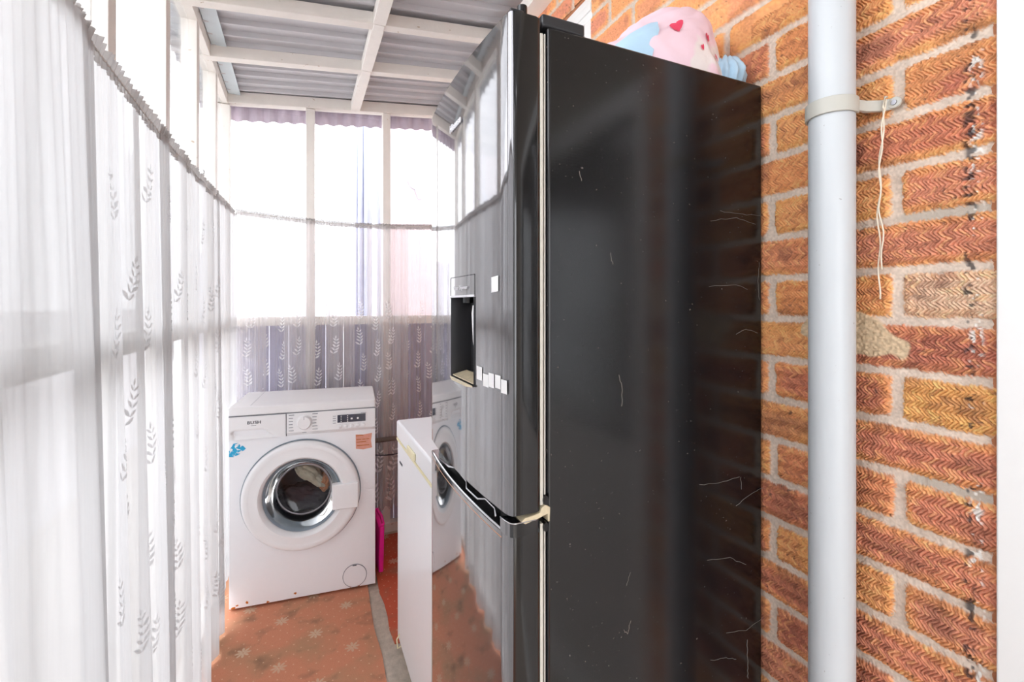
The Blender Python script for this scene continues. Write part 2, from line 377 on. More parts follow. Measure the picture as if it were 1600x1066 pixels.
tr('painted base plate of the left glazed wall', 'base plate', bx(LX-.05, LX, -1.2, 3.0, 0, .05))
tr('beige rail across the far end wall behind the net curtains', 'rail', bx(LX, WX, FY-.001, FY+.045, 1.284, 1.335))
tr('painted base plate along the foot of the far end wall', 'base plate', bx(LX, WX, FY-.012, FY+.05, 0, .055))
b = nb(); beam(b, (LX-.05, FY+.02, under(LX)), (WX, FY+.02, under(WX)), .054, .062); tr('white painted header beam over the far windows', 'beam', b)
for y, wh in ((2.44, 'nearest to the far windows'), (2.02, 'second from the far windows'), (1.60, 'third from the far windows'), (1.18, 'over the front of the fridge'), (.76, 'over the near end of the fridge'), (.34, 'over the doorway'), (-.08, 'over the camera'), (-.5, 'behind the camera, first'), (-.95, 'behind the camera, last')):
    b = nb(); beam(b, (LX-.05, y, under(LX-.05)), (WX-.002, y, under(WX)), .046, .052); tr('white painted roof bearer crossing the ceiling, '+wh, 'beam', b)
ys = [-1.2, -.973, -.927, -.523, -.477, -.103, -.057, .317, .363, .737, .783, 1.157, 1.203, 1.577, 1.623, 1.997, 2.043, 2.417, 2.463, FY-.008]
b = nb()
for i in range(0, len(ys)-1): 
    if i % 2 == 0: box(b, .272, .322, ys[i]+.0005, ys[i+1]-.0005, under(.297)-.002, under(.297)+.05)
    else: box(b, .275, .319, ys[i]-.001, ys[i+1]+.001, under(.297)-.004, under(.297)-.001)
tr('white painted rafter running down the middle of the ceiling', 'beam', b)
b = nb(); beam(b, (.848, -1.2, 2.572), (.848, 2.94, 2.572), .072, .055); tr('white painted wall plate fixed to the brick above the fridge', 'beam', b)

# ---- corrugated roof: ribs run down the slope
def roof():
    b = nb(); y = -1.3; rows = []; prof = []
    while y < 3.10:
        for dy, dz in ((0, 0), (.060, 0), (.066, -.020), (.076, -.020), (.082, 0)): prof.append((y+dy, dz))
        y += .0935
    xs = (LX-.16, WX+.14)
    A = [[b.verts.new((x, py, under(x)+.071+dz)) for py, dz in prof] for x in xs]
    B = [[b.verts.new((x, py, under(x)+.074+dz)) for py, dz in prof] for x in xs]
    for G in (A, B):
        for i in range(len(prof)-1): b.faces.new((G[0][i], G[0][i+1], G[1][i+1], G[1][i]))
    return struct('ceiling', 'grey corrugated sheet roof on white timbers', 'roof', b, M_roof)
roof()
b = nb(); beam(b, (LX+.035, -1.2, under(LX)+.0535), (LX+.035, FY-.01, under(LX)+.0535), .058, .0015); tr('flashing strip along the left edge of the roof, coloured pale blue for daylight coming in', 'flashing', b, M_blue, 0)
b = nb(); n = 160; A = []; B = []
for i in range(n+1):
    x = LX-.05+(WX-LX+.1)*i/n; yy = FY+.085+.010*math.sin(2*PI*x/.072)
    A.append(b.verts.new((x, yy, under(x)-.062+.006*math.sin(2*PI*x/.072+1)))); B.append(b.verts.new((x, yy, under(x)+.06)))
for i in range(n): b.faces.new((A[i], A[i+1], B[i+1], B[i]))
o = tr('scalloped lilac edge of corrugated sheet showing under the far header', 'fascia', b, M_lilac, 0)
s_ = o.modifiers.new('s', 'SOLIDIFY'); s_.thickness = .003

# ---- glazing
def pane(i, label, b): struct('window_%d' % i, label, 'window pane', b, M_glass)
wi = 1
for (x0, x1, wh) in ((LX+.012, .026, 'left of the three'), (.074, .460, 'middle of the three'), (.505, .84, 'right of the three, beside the fridge')):
    wi += 1; pane(wi, 'clear pane in the far end wall, '+wh, bx(x0, x1, FY+.022, FY+.026, 1.335, under(x0)-.0))
for i in range(len(left_posts)-1):
    y0 = left_posts[i][0]+.045; y1 = left_posts[i+1][0]; wi += 1
    pane(wi, 'clear pane of the left glazed wall between two posts, from the post '+left_posts[i][1], bx(LX-.03, LX-.027, y0, y1, 1.337, 2.497))
wi += 1; pane(wi, 'clear pane of the left glazed wall in the far left corner', bx(LX-.03, LX-.027, 2.625, FY, 1.337, 2.497))
b = nb()
x = LX
while x < WX-.01:
    box(b, x+.001, min(x+.098, WX), FY+.052, FY+.066, .0, 1.30); x += .1
struct('wall_far', 'lilac grey boards closing the lower far wall behind the curtains', 'wall', b, M_board)

# ---- outside
struct('wall_neighbour', 'pale pink brick wall of a neighbouring house beyond the far windows', 'wall', bx(.66, 3.6, 4.5, 4.7, -.1, 5.0), M_neigh)
struct('wall_distant', 'hazy pale wall low beyond the far windows', 'wall', bx(-1.55, .6, 8.0, 8.2, -.1, 2.15), M_fence)
for i, (x, r) in enumerate(((.385, .010), (.415, .022), (.47, .034), (.555, .016))):
    bb = nb(); tube(bb, [(x, 3.75, -.1), (x, 3.75, 5.0)], r, 12)
    t = obj('drainpipe', bb, M_bpipe, smooth=True)
    tag(t, ['thin pale blue pipe outside, leftmost behind the middle far pane', 'pale blue pipe outside, second from the left behind the middle far pane', 'wide pale blue pipe outside behind the middle far pane', 'slim pale blue pipe outside beside the right far post'][i], 'pipe', 'pale pipes outside the far windows')
b = nb(); pts = [(0, 0), (.10, .005), (.10, -.02), (.095, -.12), (.075, -.125), (.05, -.06), (.02, -.045)]
poly(b, [(.93+1.4*x, 4.488, 2.60+1.4*z) for x, z in pts], (0, .012, 0))
tag(obj('cloth_scrap', b, M_bpipe), 'torn pale blue scrap hanging outside the right far pane', 'scrap')

struct('wall_sky_screen', 'pale screen wall added outside the left glazing to dim the sky behind the curtains', 'wall', bx(-1.75, -1.6, -4, 7.0, -.1, 1.36), mat('pale_screen', srgb(228, 228, 230), .9, noise=.05))  # added wall, holds back bright sky showing through the left curtains
b = nb(); box(b, LX-.05, -.10, -1.30, -1.24, 0, 2.48); box(b, -.10, 1.10, -1.30, -1.24, 2.0, 2.60); box(b, .62, 1.10, -1.30, -1.24, 0, 2.0)
struct('wall_back_screen', 'white painted end wall with an open doorway, added behind the camera to cut the light', 'wall', b, M_paint)  # unseen end wall, added so less daylight enters from behind the camera
# ================================================================= CARPETS
def carpet_mat(name, c1, c2, wear):
    m = bpy.data.materials.new(name); m.use_nodes = True; n, l = m.node_tree.nodes, m.node_tree.links
    p = n['Principled BSDF']; p.inputs['Roughness'].default_value = .95; p.inputs['Specular IOR Level'].default_value = .15
    co = n.new('ShaderNodeTexCoord'); sp = n.new('ShaderNodeSeparateXYZ'); l.new(co.outputs['Object'], sp.inputs[0])
    def M(op, a, b=None, c=None, clamp=False):
        q = n.new('ShaderNodeMath'); q.operation = op; q.use_clamp = clamp
        for i, v in enumerate((a, b, c)):
            if v is None: continue
            if isinstance(v, (int, float)): q.inputs[i].default_value = v
            else: l.new(v, q.inputs[i])
        return q.outputs[0]
    def lattice(px, py, ox, oy):
        u = M('DIVIDE', M('SUBTRACT', sp.outputs['X'], ox), px); v = M('DIVIDE', M('SUBTRACT', sp.outputs['Y'], oy), py)
        res = []
        for s in (0, .5):
            a = M('MULTIPLY', M('SUBTRACT', M('FRACT', M('ADD', u, s+.5)), .5), px); b_ = M('MULTIPLY', M('SUBTRACT', M('FRACT', M('ADD', v, s+.5)), .5), py)
            res.append((a, b_, M('SQRT', M('ADD', M('MULTIPLY', a, a), M('MULTIPLY', b_, b_)))))
        return res
    st = None
    for a, b_, r in lattice(.268, .29, .19, 2.005):
        th = M('ARCTAN2', b_, a); arm = M('POWER', M('ABSOLUTE', M('COSINE', M('MULTIPLY', th, 4))), .8)
        lim = M('MULTIPLY_ADD', arm, .024, .007)
        v = M('MULTIPLY', M('SUBTRACT', lim, r), 260, clamp=True); v = M('MULTIPLY', v, M('GREATER_THAN', r, .003))
        st = v if st is None else M('MAXIMUM', st, v)
    dt = None
    for a, b_, r in lattice(.0536, .058, .0, .0):
        v = M('MULTIPLY', M('SUBTRACT', .0036, r), 500, clamp=True); dt = v if dt is None else M('MAXIMUM', dt, v)
    nz = n.new('ShaderNodeTexNoise'); nz.inputs['Scale'].default_value = 4.5; nz.inputs['Detail'].default_value = 6; l.new(co.outputs['Object'], nz.inputs['Vector'])
    nf = n.new('ShaderNodeTexNoise'); nf.inputs['Scale'].default_value = 420; l.new(co.outputs['Object'], nf.inputs['Vector'])
    def mix(A, B, f):
        q = n.new('ShaderNodeMix'); q.data_type = 'RGBA'
        for i, v in ((6, A), (7, B)):
            if isinstance(v, tuple): q.inputs[i].default_value = v
            else: l.new(v, q.inputs[i])
        if isinstance(f, (int, float)): q.inputs[0].default_value = f
        else: l.new(f, q.inputs[0])
        return q.outputs[2]
    r = n.new('ShaderNodeMapRange'); r.inputs[1].default_value = .47; r.inputs[2].default_value = .68; r.inputs[4].default_value = wear; l.new(nz.outputs['Fac'], r.inputs[0])
    base = mix(c1, c2, nf.outputs['Fac']); base = mix(base, srgb(172, 138, 108), r.outputs[0])
    n2 = n.new('ShaderNodeTexNoise'); n2.inputs['Scale'].default_value = 9; n2.inputs['Detail'].default_value = 5; l.new(co.outputs['Object'], n2.inputs['Vector'])
    r2 = n.new('ShaderNodeMapRange'); r2.inputs[1].default_value = .56; r2.inputs[2].default_value = .72; r2.inputs[4].default_value = wear*.9; l.new(n2.outputs['Fac'], r2.inputs[0])
    base = mix(base, srgb(140, 104, 84), r2.outputs[0])
    base = mix(base, srgb(226, 190, 158), M('MULTIPLY', dt, .75)); base = mix(base, srgb(206, 178, 152), M('MULTIPLY', st, M('MULTIPLY_ADD', nz.outputs['Fac'], 1.6, 0.), clamp=True))
    l.new(base, p.inputs['Base Color'])
    bp = n.new('ShaderNodeBump'); bp.inputs['Strength'].default_value = .6; bp.inputs['Distance'].default_value = .002; l.new(nf.outputs['Fac'], bp.inputs['Height']); l.new(bp.outputs[0], p.inputs['Normal'])
    return m
MC1 = carpet_mat('worn_red_carpet', srgb(194, 128, 100), srgb(214, 148, 118), .9)
MC2 = carpet_mat('red_carpet', srgb(184, 86, 62), srgb(206, 104, 78), .5)
def slab(pts, z0, z1):
    b = nb(); poly(b, [(x, y, z1) for x, y in pts], (0, 0, z0-z1)); return b
rg = [(.293+.006*math.sin(i*2.3)+.004*math.sin(i*5.1), -.9+i*.1655) for i in range(24)]
tag(obj('carpet', slab([(-.355, -.9)]+rg+[(-.355, 2.91)], 0, .006), MC1), 'worn red patterned carpet under the washing machine with pale star flowers', 'carpet')
lf = [(.352+.005*math.sin(i*1.9), 2.90-i*.0945) for i in range(11)]
tag(obj('carpet', slab([(.872, 1.93), (.872, 2.90)]+lf, 0, .006), MC2), 'smaller red carpet piece beside and beyond the white chest freezer', 'carpet')

# ================================================================= FRIDGE FREEZER
FRY0, FRY1 = .67, 1.166
def fridge():
    T = thing('fridge_freezer', 'tall glossy black fridge freezer with curved doors and water dispenser', 'fridge freezer', (.60, .918, 0))
    off = Vector((.60, .918, 0))
    def O(name, b, m, par=T, **k):
        if par is T: bmesh.ops.translate(b, verts=b.verts, vec=-off)
        else: bmesh.ops.translate(b, verts=b.verts, vec=-off)
        return obj(name, b, m, par, **k)
    # lacquered front
    mf = mat('black_gloss_lacquer', (.17, .167, .175, 1), .07, .75, noise=.15, nscale=3, spec=.9, coat=1.); mf.node_tree.nodes['Principled BSDF'].inputs['Coat Roughness'].default_value = .03
    n, l = mf.node_tree.nodes, mf.node_tree.links; P = n['Principled BSDF']
    co = n.new('ShaderNodeTexCoord'); mp = n.new('ShaderNodeMapping'); mp.inputs['Scale'].default_value = (1, 260, 9); mp.inputs['Rotation'].default_value = (.35, 0, 0)
    nz = n.new('ShaderNodeTexNoise'); nz.inputs['Scale'].default_value = 1.; nz.inputs['Detail'].default_value = 3; l.new(co.outputs['Object'], mp.inputs[0]); l.new(mp.outputs[0], nz.inputs['Vector'])
    r = n.new('ShaderNodeMapRange'); r.inputs[1].default_value = .72; r.inputs[2].default_value = .80; r.inputs[3].default_value = .07; r.inputs[4].default_value = .4; l.new(nz.outputs['Fac'], r.inputs[0]); l.new(r.outputs[0], P.inputs['Roughness'])
    nw = n.new('ShaderNodeTexNoise'); nw.inputs['Scale'].default_value = 2.2; l.new(co.outputs['Object'], nw.inputs['Vector'])
    bp = n.new('ShaderNodeBump'); bp.inputs['Strength'].default_value = .06; bp.inputs['Distance'].default_value = .01; l.new(nw.outputs['Fac'], bp.inputs['Height']); l.new(bp.outputs[0], P.inputs['Normal']); l.new(bp.outputs[0], P.inputs['Coat Normal'])
    # side: satin black with fine dimples
    ms = mat('dimpled_black_sheet', (.0075, .0075, .0085, 1), .17, 0, noise=.35, nscale=5, spec=.6)
    speckle(ms, srgb(120, 112, 105), 170, .705, .8)
    n, l = ms.node_tree.nodes, ms.node_tree.links; P = n['Principled BSDF']
    co = n.new('ShaderNodeTexCoord'); mp = n.new('ShaderNodeMapping'); mp.inputs['Scale'].default_value = (210, 1, 210)
    vo = n.new('ShaderNodeTexVoronoi'); vo.inputs['Scale'].default_value = 1; vo.inputs['Randomness'].default_value = .0
    l.new(co.outputs['Object'], mp.inputs[0]); l.new(mp.outputs[0], vo.inputs['Vector'])
    bp = n.new('ShaderNodeBump'); bp.inputs['Strength'].default_value = .06; bp.inputs['Distance'].default_value = .0004; bp.invert = True
    l.new(vo.outputs['Distance'], bp.inputs['Height']); l.new(bp.outputs[0], P.inputs['Normal'])
    cab = O('cabinet', bx(.3665, .872, FRY0, FRY1, .03, 1.856), ms, bevel=.005, seg=3)
    for x in (.40, .84):
        for y in (.70, 1.13):
            b = nb(); tube(b, [(x, y, 0), (x, y, .035)], .018, 12); O('foot', b, M_dark)
    # door profile (X, Y) from the near back edge round the bowed front to the far back edge
    Yc = (FRY0+FRY1)/2; hw = (FRY1-FRY0)/2
    fx = lambda y: .300-.014*(1-((y-Yc)/hw)**2)
    HY0, HY1, HZ0, HZ1 = .805, .945, 1.250, 1.4165
    def profile(extra=()):
        P = [(.3535, FRY0+.003), (.345, FRY0)]
        r = .011
        for a in range(0, 91, 15):
            t = math.radians(a); P.append((.300+r-r*math.sin(t)*1.0+.0, FRY0+r-r*math.cos(t)))
        ysl = sorted(set([FRY0+r+.006+(FRY1-FRY0-2*r-.012)*i/28 for i in range(29)]+list(extra)))
        P += [(fx(y), y) for y in ysl]
        for a in range(90, -1, -15):
            t = math.radians(a); P.append((.300+r-r*math.sin(t), FRY1-r+r*math.cos(t)))
        P += [(.345, FRY1), (.3535, FRY1-.003)]
        return P
    def shell(zs, hole=None, extra=()):
        b = nb(); P = profile(extra); G = [[b.verts.new((x, y, z)) for x, y in P] for z in zs]
        for j in range(len(zs)-1):
            for i in range(len(P)-1):
                if hole and zs[j] >= hole[2]-1e-6 and zs[j+1] <= hole[3]+1e-6 and P[i][1] >= hole[0]-1e-6 and P[i+1][1] <= hole[1]+1e-6 and P[i][0] < .2999: continue
                b.faces.new((G[j][i], G[j][i+1], G[j+1][i+1], G[j+1][i]))
            b.faces.new((G[j][-1], G[j][0], G[j+1][0], G[j+1][-1]))
        b.faces.new(G[0]); b.faces.new(G[-1][::-1]); return b
    up = O('upper_door', shell([1.066, 1.068, 1.15, HZ0, 1.33, HZ1, 1.5, 1.7, 1.863, 1.8655], (HY0, HY1, HZ0, HZ1), (HY0, HY1)), mf)
    for p in up.data.polygons: p.use_smooth = abs(p.normal.z) < .5
    lo = O('lower_door', shell([.06, .062, .4, .8, 1.030, 1.032]), mf)
    for p in lo.data.polygons: p.use_smooth = abs(p.normal.z) < .5
    mside = mat('black_gloss_edge', (.008, .008, .009, 1), .12, 0, noise=.2, spec=.6, coat=.3)
    for d in (up, lo):
        d.data.materials.append(mside)
        for p in d.data.polygons:
            if p.normal.y < -.9 or p.normal.y > .9 or abs(p.normal.z) > .5 or p.normal.x > .5: p.material_index = 1
    for d in (up, lo): d.data.set_sharp_from_angle(angle=math.radians(40))
    # dispenser recess
    b = nb(); X0 = .2865; X1 = .330
    q = [(X0, HY0, HZ0), (X0, HY1, HZ0), (X0, HY1, HZ1), (X0, HY0, HZ1)]; q2 = [(X1, HY0+.004, HZ0+.012), (X1, HY1-.004, HZ0+.012), (X1, HY1-.004, HZ1), (X1, HY0+.004, HZ1)]
    a = [b.verts.new(p) for p in q]; c = [b.verts.new(p) for p in q2]; b.faces.new(c)
    for i in range(4): b.faces.new((a[i], a[(i+1) % 4], c[(i+1) % 4], c[i]))
    disp = O('water_dispenser', b, M_dark, up)
    b = nb(); Z1 = 1.4565
    for (y0, y1, z0, z1) in ((HY0-.001, HY0+.0005, HZ1, Z1), (HY1-.0005, HY1+.001, HZ1, Z1), (HY0, HY1, Z1-.0008, Z1+.0008)):
        nn = 8
        for i in range(nn):
            ya, yb = y0+(y1-y0)*i/nn, y0+(y1-y0)*(i+1)/nn; box(b, fx((ya+yb)/2)-.0007, fx((ya+yb)/2)+.002, ya, yb, z0, z1)
    O('panel_outline', b, M_black, up)
    b = nb()
    for i in range(10):
        ya, yb = HY0+(HY1-HY0)*i/10, HY0+(HY1-HY0)*(i+1)/10; box(b, fx((ya+yb)/2)-.002, fx((ya+yb)/2)+.004, ya, yb, HZ1-.001, HZ1+.003)
    O('dispenser_trim', b, M_silver, up)
    b = nb(); tube(b, [(.30, .875, HZ1), (.30, .875, HZ1-.012)], .010, 12); O('spout', b, M_black, disp)
    b = nb(); poly(b, [(.293, .83, 1.385), (.293, .822, 1.33), (.295, .812, 1.30), (.300, .808, 1.302), (.305, .809, 1.38), (.29, .815, 1.40)], (0, .004, 0)); O('dispenser_lever', b, M_white, disp)
    b = nb(); poly(b, [(.284, HY1, HZ0+.003), (.284, HY0, HZ0+.003), (.280, .83, HZ0+.001), (.280, .92, HZ0+.001)], (0, 0, -.003)); poly(b, [(.289, HY1-.005, HZ0+.004), (.289, HY0+.005, HZ0+.004), (.318, HY0+.008, HZ0+.012), (.318, HY1-.008, HZ0+.012)], (0, 0, .002)); O('drip_tray', b, M_cream, disp)
    # writing
    def front(y, z, off_=.0016): return Matrix(((0, 0, -1, fx(y)-off_-off.x), (-1, 0, 0, y-off.y), (0, 1, 0, z), (0, 0, 0, 1)))
    t = text('logo', 'Hisense', .0215, front(.908, 1.765, .0022), M_silver, up, .0008, .0004)
    t = text('dispenser_lettering', 'Water Dispenser', .0115, front(.880, 1.434, .0012), M_silver, up, .0003)
    # grip scoop between the two doors
    b = nb(); box(b, .318, .345, FRY0+.028, FRY1-.012, 1.03, 1.062); grip = O('grip_recess', b, M_black, lo)
    b = nb(); P = [(fx(y), y) for y in [FRY0+.030+(FRY1-FRY0-.05)*i/24 for i in range(25)]]
    tube(b, [(x+.003, y, 1.0335) for x, y in P], .0026, 8); O('grip_trim', b, M_chrome, lo, smooth=True)
    b = nb(); tube(b, [(fx(y)+.0005, y, 1.0225) for x, y in P], .0011, 6); O('accent_line', b, mat('copper_line', srgb(190, 140, 110), .3, .5), lo, smooth=True)
    b = nb(); pts = [(.302, .725), (.307, .74), (.309, .79), (.302, .812), (.300, .87), (.306, .888), (.306, .96), (.298, .985), (.300, 1.06)]
    tube(b, [(x-.004, y, 1.046+.006*math.sin(i*1.3)) for i, (x, y) in enumerate(pts)], .0022, 6); O('grip_edge', b, M_chrome, lo, smooth=True)
    b = nb(); st = [p for p in profile() if p[1] <= FRY0+.034]; A = [b.verts.new((x, y, 1.032)) for x, y in st]; B = [b.verts.new((x, y, 1.0545)) for x, y in st]
    e0, e1 = b.verts.new((.3535, FRY0+.028, 1.032)), b.verts.new((.3535, FRY0+.028, 1.0545)); A.append(e0); B.append(e1)
    for i in range(len(A)): j = (i+1) % len(A); b.faces.new((A[i], A[j], B[j], B[i]))
    b.faces.new(A); b.faces.new(B[::-1]); sh = O('door_shoulder', b, [mf, mside], lo)
    for p in sh.data.polygons: p.material_index = int(abs(p.normal.y) > .6 or abs(p.normal.z) > .5)
    b = nb(); tube(b, [(x-(.0 if i > 2 else 0), y-.0003, 1.0545) for i, (x, y) in enumerate(st)], .0012, 6); O('shoulder_trim', b, M_chrome, lo, smooth=True)
    # seals, hinges
    for nm, z0, z1, par in (('upper_gasket', 1.075, 1.842, up), ('lower_gasket', .07, 1.045, lo)):
        b = nb(); box(b, .3535, .3590, FRY0+.0015, FRY1-.004, z0, z1); g = O('door_gasket', b, M_gasket, par, bevel=.001)
        b = nb(); box(b, .3590, .3664, FRY0+.006, FRY1-.006, z0, z1); O('gasket_channel', b, M_dark, par)
        b = nb(); box(b, .3612, .3630, FRY0+.002, FRY0+.008, z0, z1); O('channel_rib', b, M_gasket, par)
    b = nb(); poly(b, [(.318, FRY0-.001, 1.0555), (.326, FRY0-.001, 1.0505), (.345, FRY0-.001, 1.0545), (.366, FRY0-.001, 1.060), (.3665, FRY0-.001, 1.047), (.370, FRY0-.001, 1.047), (.371, FRY0-.001, 1.070), (.362, FRY0-.001, 1.076), (.355, FRY0-.001, 1.072), (.352, FRY0-.001, 1.0645), (.34, FRY0-.001, 1.062), (.325, FRY0-.001, 1.0605)], (0, .03, 0)); O('centre_hinge', b, M_cream, bevel=.0012)
    for z, h in ((1.083, .009), (1.040, .008)):
        b = nb(); lathe_y(b, [(0, FRY0-.0022), (.0045, FRY0-.0022), (.0052, FRY0+.004)], .3625, z, 16); b2 = b
        bmesh.ops.scale(b, vec=(1, 1, 1.7), verts=b.verts, space=Matrix.Translation((-.3625, 0, -z))); O('hinge_hole', b, M_black)
    O('hinge_cover', bx(.358, .440, FRY0+.003, FRY0+.10, 1.856, 1.877), M_dark, bevel=.004)
    b = nb(); tube(b, [(.3345, .70, 1.864), (.3345, .70, 1.895)], .0085, 16); O('hinge_pin', b, M_black)
    O('door_top_cap', bx(.302, .3255, FRY0+.004, FRY1-.03, 1.8655, 1.872), M_dark, up, bevel=.002)
    # paper scraps stuck to the door
    def scrap(y0, y1, z0, z1, sk=0):
        b = nb(); nn = 4
        for i in range(nn):
            ya, yb = y0+(y1-y0)*i/nn, y0+(y1-y0)*(i+1)/nn; X = fx((ya+yb)/2)-.0012
            v = [b.verts.new(p) for p in ((fx(ya)-.0012, ya, z0+sk*(1-i/nn)), (fx(yb)-.0012, yb, z0+sk*(1-(i+1)/nn)), (fx(yb)-.0012, yb, z1+sk*(1-(i+1)/nn)), (fx(ya)-.0012, ya, z1+sk*(1-i/nn)))]
            b.faces.new(v)
        o_ = O('paper_sticker', b, M_paper, up); return o_
    scrap(.708, .733, 1.421, 1.447, .002)
    for y0, y1, z0, z1 in ((.770, .793, 1.267, 1.291), (.744, .766, 1.259, 1.281), (.723, .7435, 1.261, 1.285), (.700, .7195, 1.263, 1.285), (.679, .6985, 1.258, 1.280)): scrap(y0, y1, z0, z1, .0)
    # cobweb threads and scuffs on the side panel
    def thread(pts, r):
        P = [];
        for i in range(len(pts)-1):
            for t in np.linspace(0, 1, 6)[:-1 if i < len(pts)-2 else None]:
                x = pts[i][0]*(1-t)+pts[i+1][0]*t+random.uniform(-1, 1)*.0012; z = pts[i][1]*(1-t)+pts[i+1][1]*t+random.uniform(-1, 1)*.0012
                P.append((x, FRY0-.0006, z))
        b = nb(); tube(b, P, r, 5, True); return b
    def px(x, y):
        u = (x-800)/730; t = FRY0/(.9114-.4115*u); return ((.4115+.9114*u)*t, 1.4+(477-y)/730*t)
    webs = [([(967, 585), (972, 610), (971, 635)], .0009), ([(1092, 758), (1130, 753), (1155, 745)], .0006), ([(1150, 790), (1175, 770), (1192, 762)], .0007), ([(1105, 875), (1140, 872), (1165, 883)], .0006),
            ([(1110, 345), (1150, 340), (1180, 350)], .0005), ([(1108, 448), (1150, 445), (1168, 452)], .0005), ([(1125, 330), (1160, 335), (1190, 338)], .0004), ([(985, 970), (980, 990), (974, 985)], .0007),
            ([(1135, 988), (1165, 985), (1192, 965)], .0006), ([(1167, 1000), (1168, 1040), (1168, 1060)], .0010), ([(1110, 1032), (1135, 1028), (1150, 1030)], .0006), ([(905, 268), (908, 283)], .0008), ([(985, 895), (978, 915)], .0005), ([(1157, 745), (1158, 764)], .0006), ([(954, 396), (957, 414)], .0005), ([(1183, 520), (1165, 515), (1150, 522)], .0007), ([(1186, 410), (1184, 440), (1186, 470)], .0005)]
    b = nb()
    for pts, r in webs:
        b2 = thread([px(*p) for p in pts], r*.55); me = bpy.data.meshes.new('t'); b2.to_mesh(me); b2.free(); b.from_mesh(me); bpy.data.meshes.remove(me)
    o_ = O('cobweb_threads', b, M_web); o_['kind'] = 'stuff'
    return T
fridge()

# ================================================================= CHEST FREEZER
def freezer():
    T = thing('chest_freezer', 'white chest freezer with yellowed lid seal between fridge and far wall', 'freezer', (.62, 1.60, 0))
    o = Vector((.62, 1.60, 0)); X0, X1, Y0, Y1 = .364, .872, 1.20, 1.96
    def O(n, b, m, **k): bmesh.ops.translate(b, verts=b.verts, vec=-o); return obj(n, b, m, T, **k)
    O('body', bx(X0, X1, Y0, Y1, .03, .845), M_enamel, bevel=.008)
    O('lid_seal', bx(X0-.004, X1-.003, Y0+.003, Y1-.001, .8451, .8529), M_seal)
    O('lid', bx(X0-.004, X1, Y0-.002, Y1+.002, .853, .925), M_enamel, bevel=.009, seg=3)
    O('lid_handle', bx(X0-.012, X0-.004, 1.60, 1.72, .862, .888), M_seal, bevel=.004)
    O('badge', bx(X0-.002, X0, 1.855, 1.905, .765, .772), M_ink)
    for x in (.40, .83):
        for y in (1.24, 1.92):
            b = nb(); tube(b, [(x, y, 0 if y < 1.93 else .0), (x, y, .03)], .015, 10); O('foot', b, M_dark)
    b = nb(); tube(b, [(X0+.004, 1.915, .07), (X0-.012, 1.91, .05), (X0-.010, 1.90, .02), (X0-.002, 1.885, .035)], .003, 6); O('drain_plug', b, M_seal, smooth=True)
freezer()

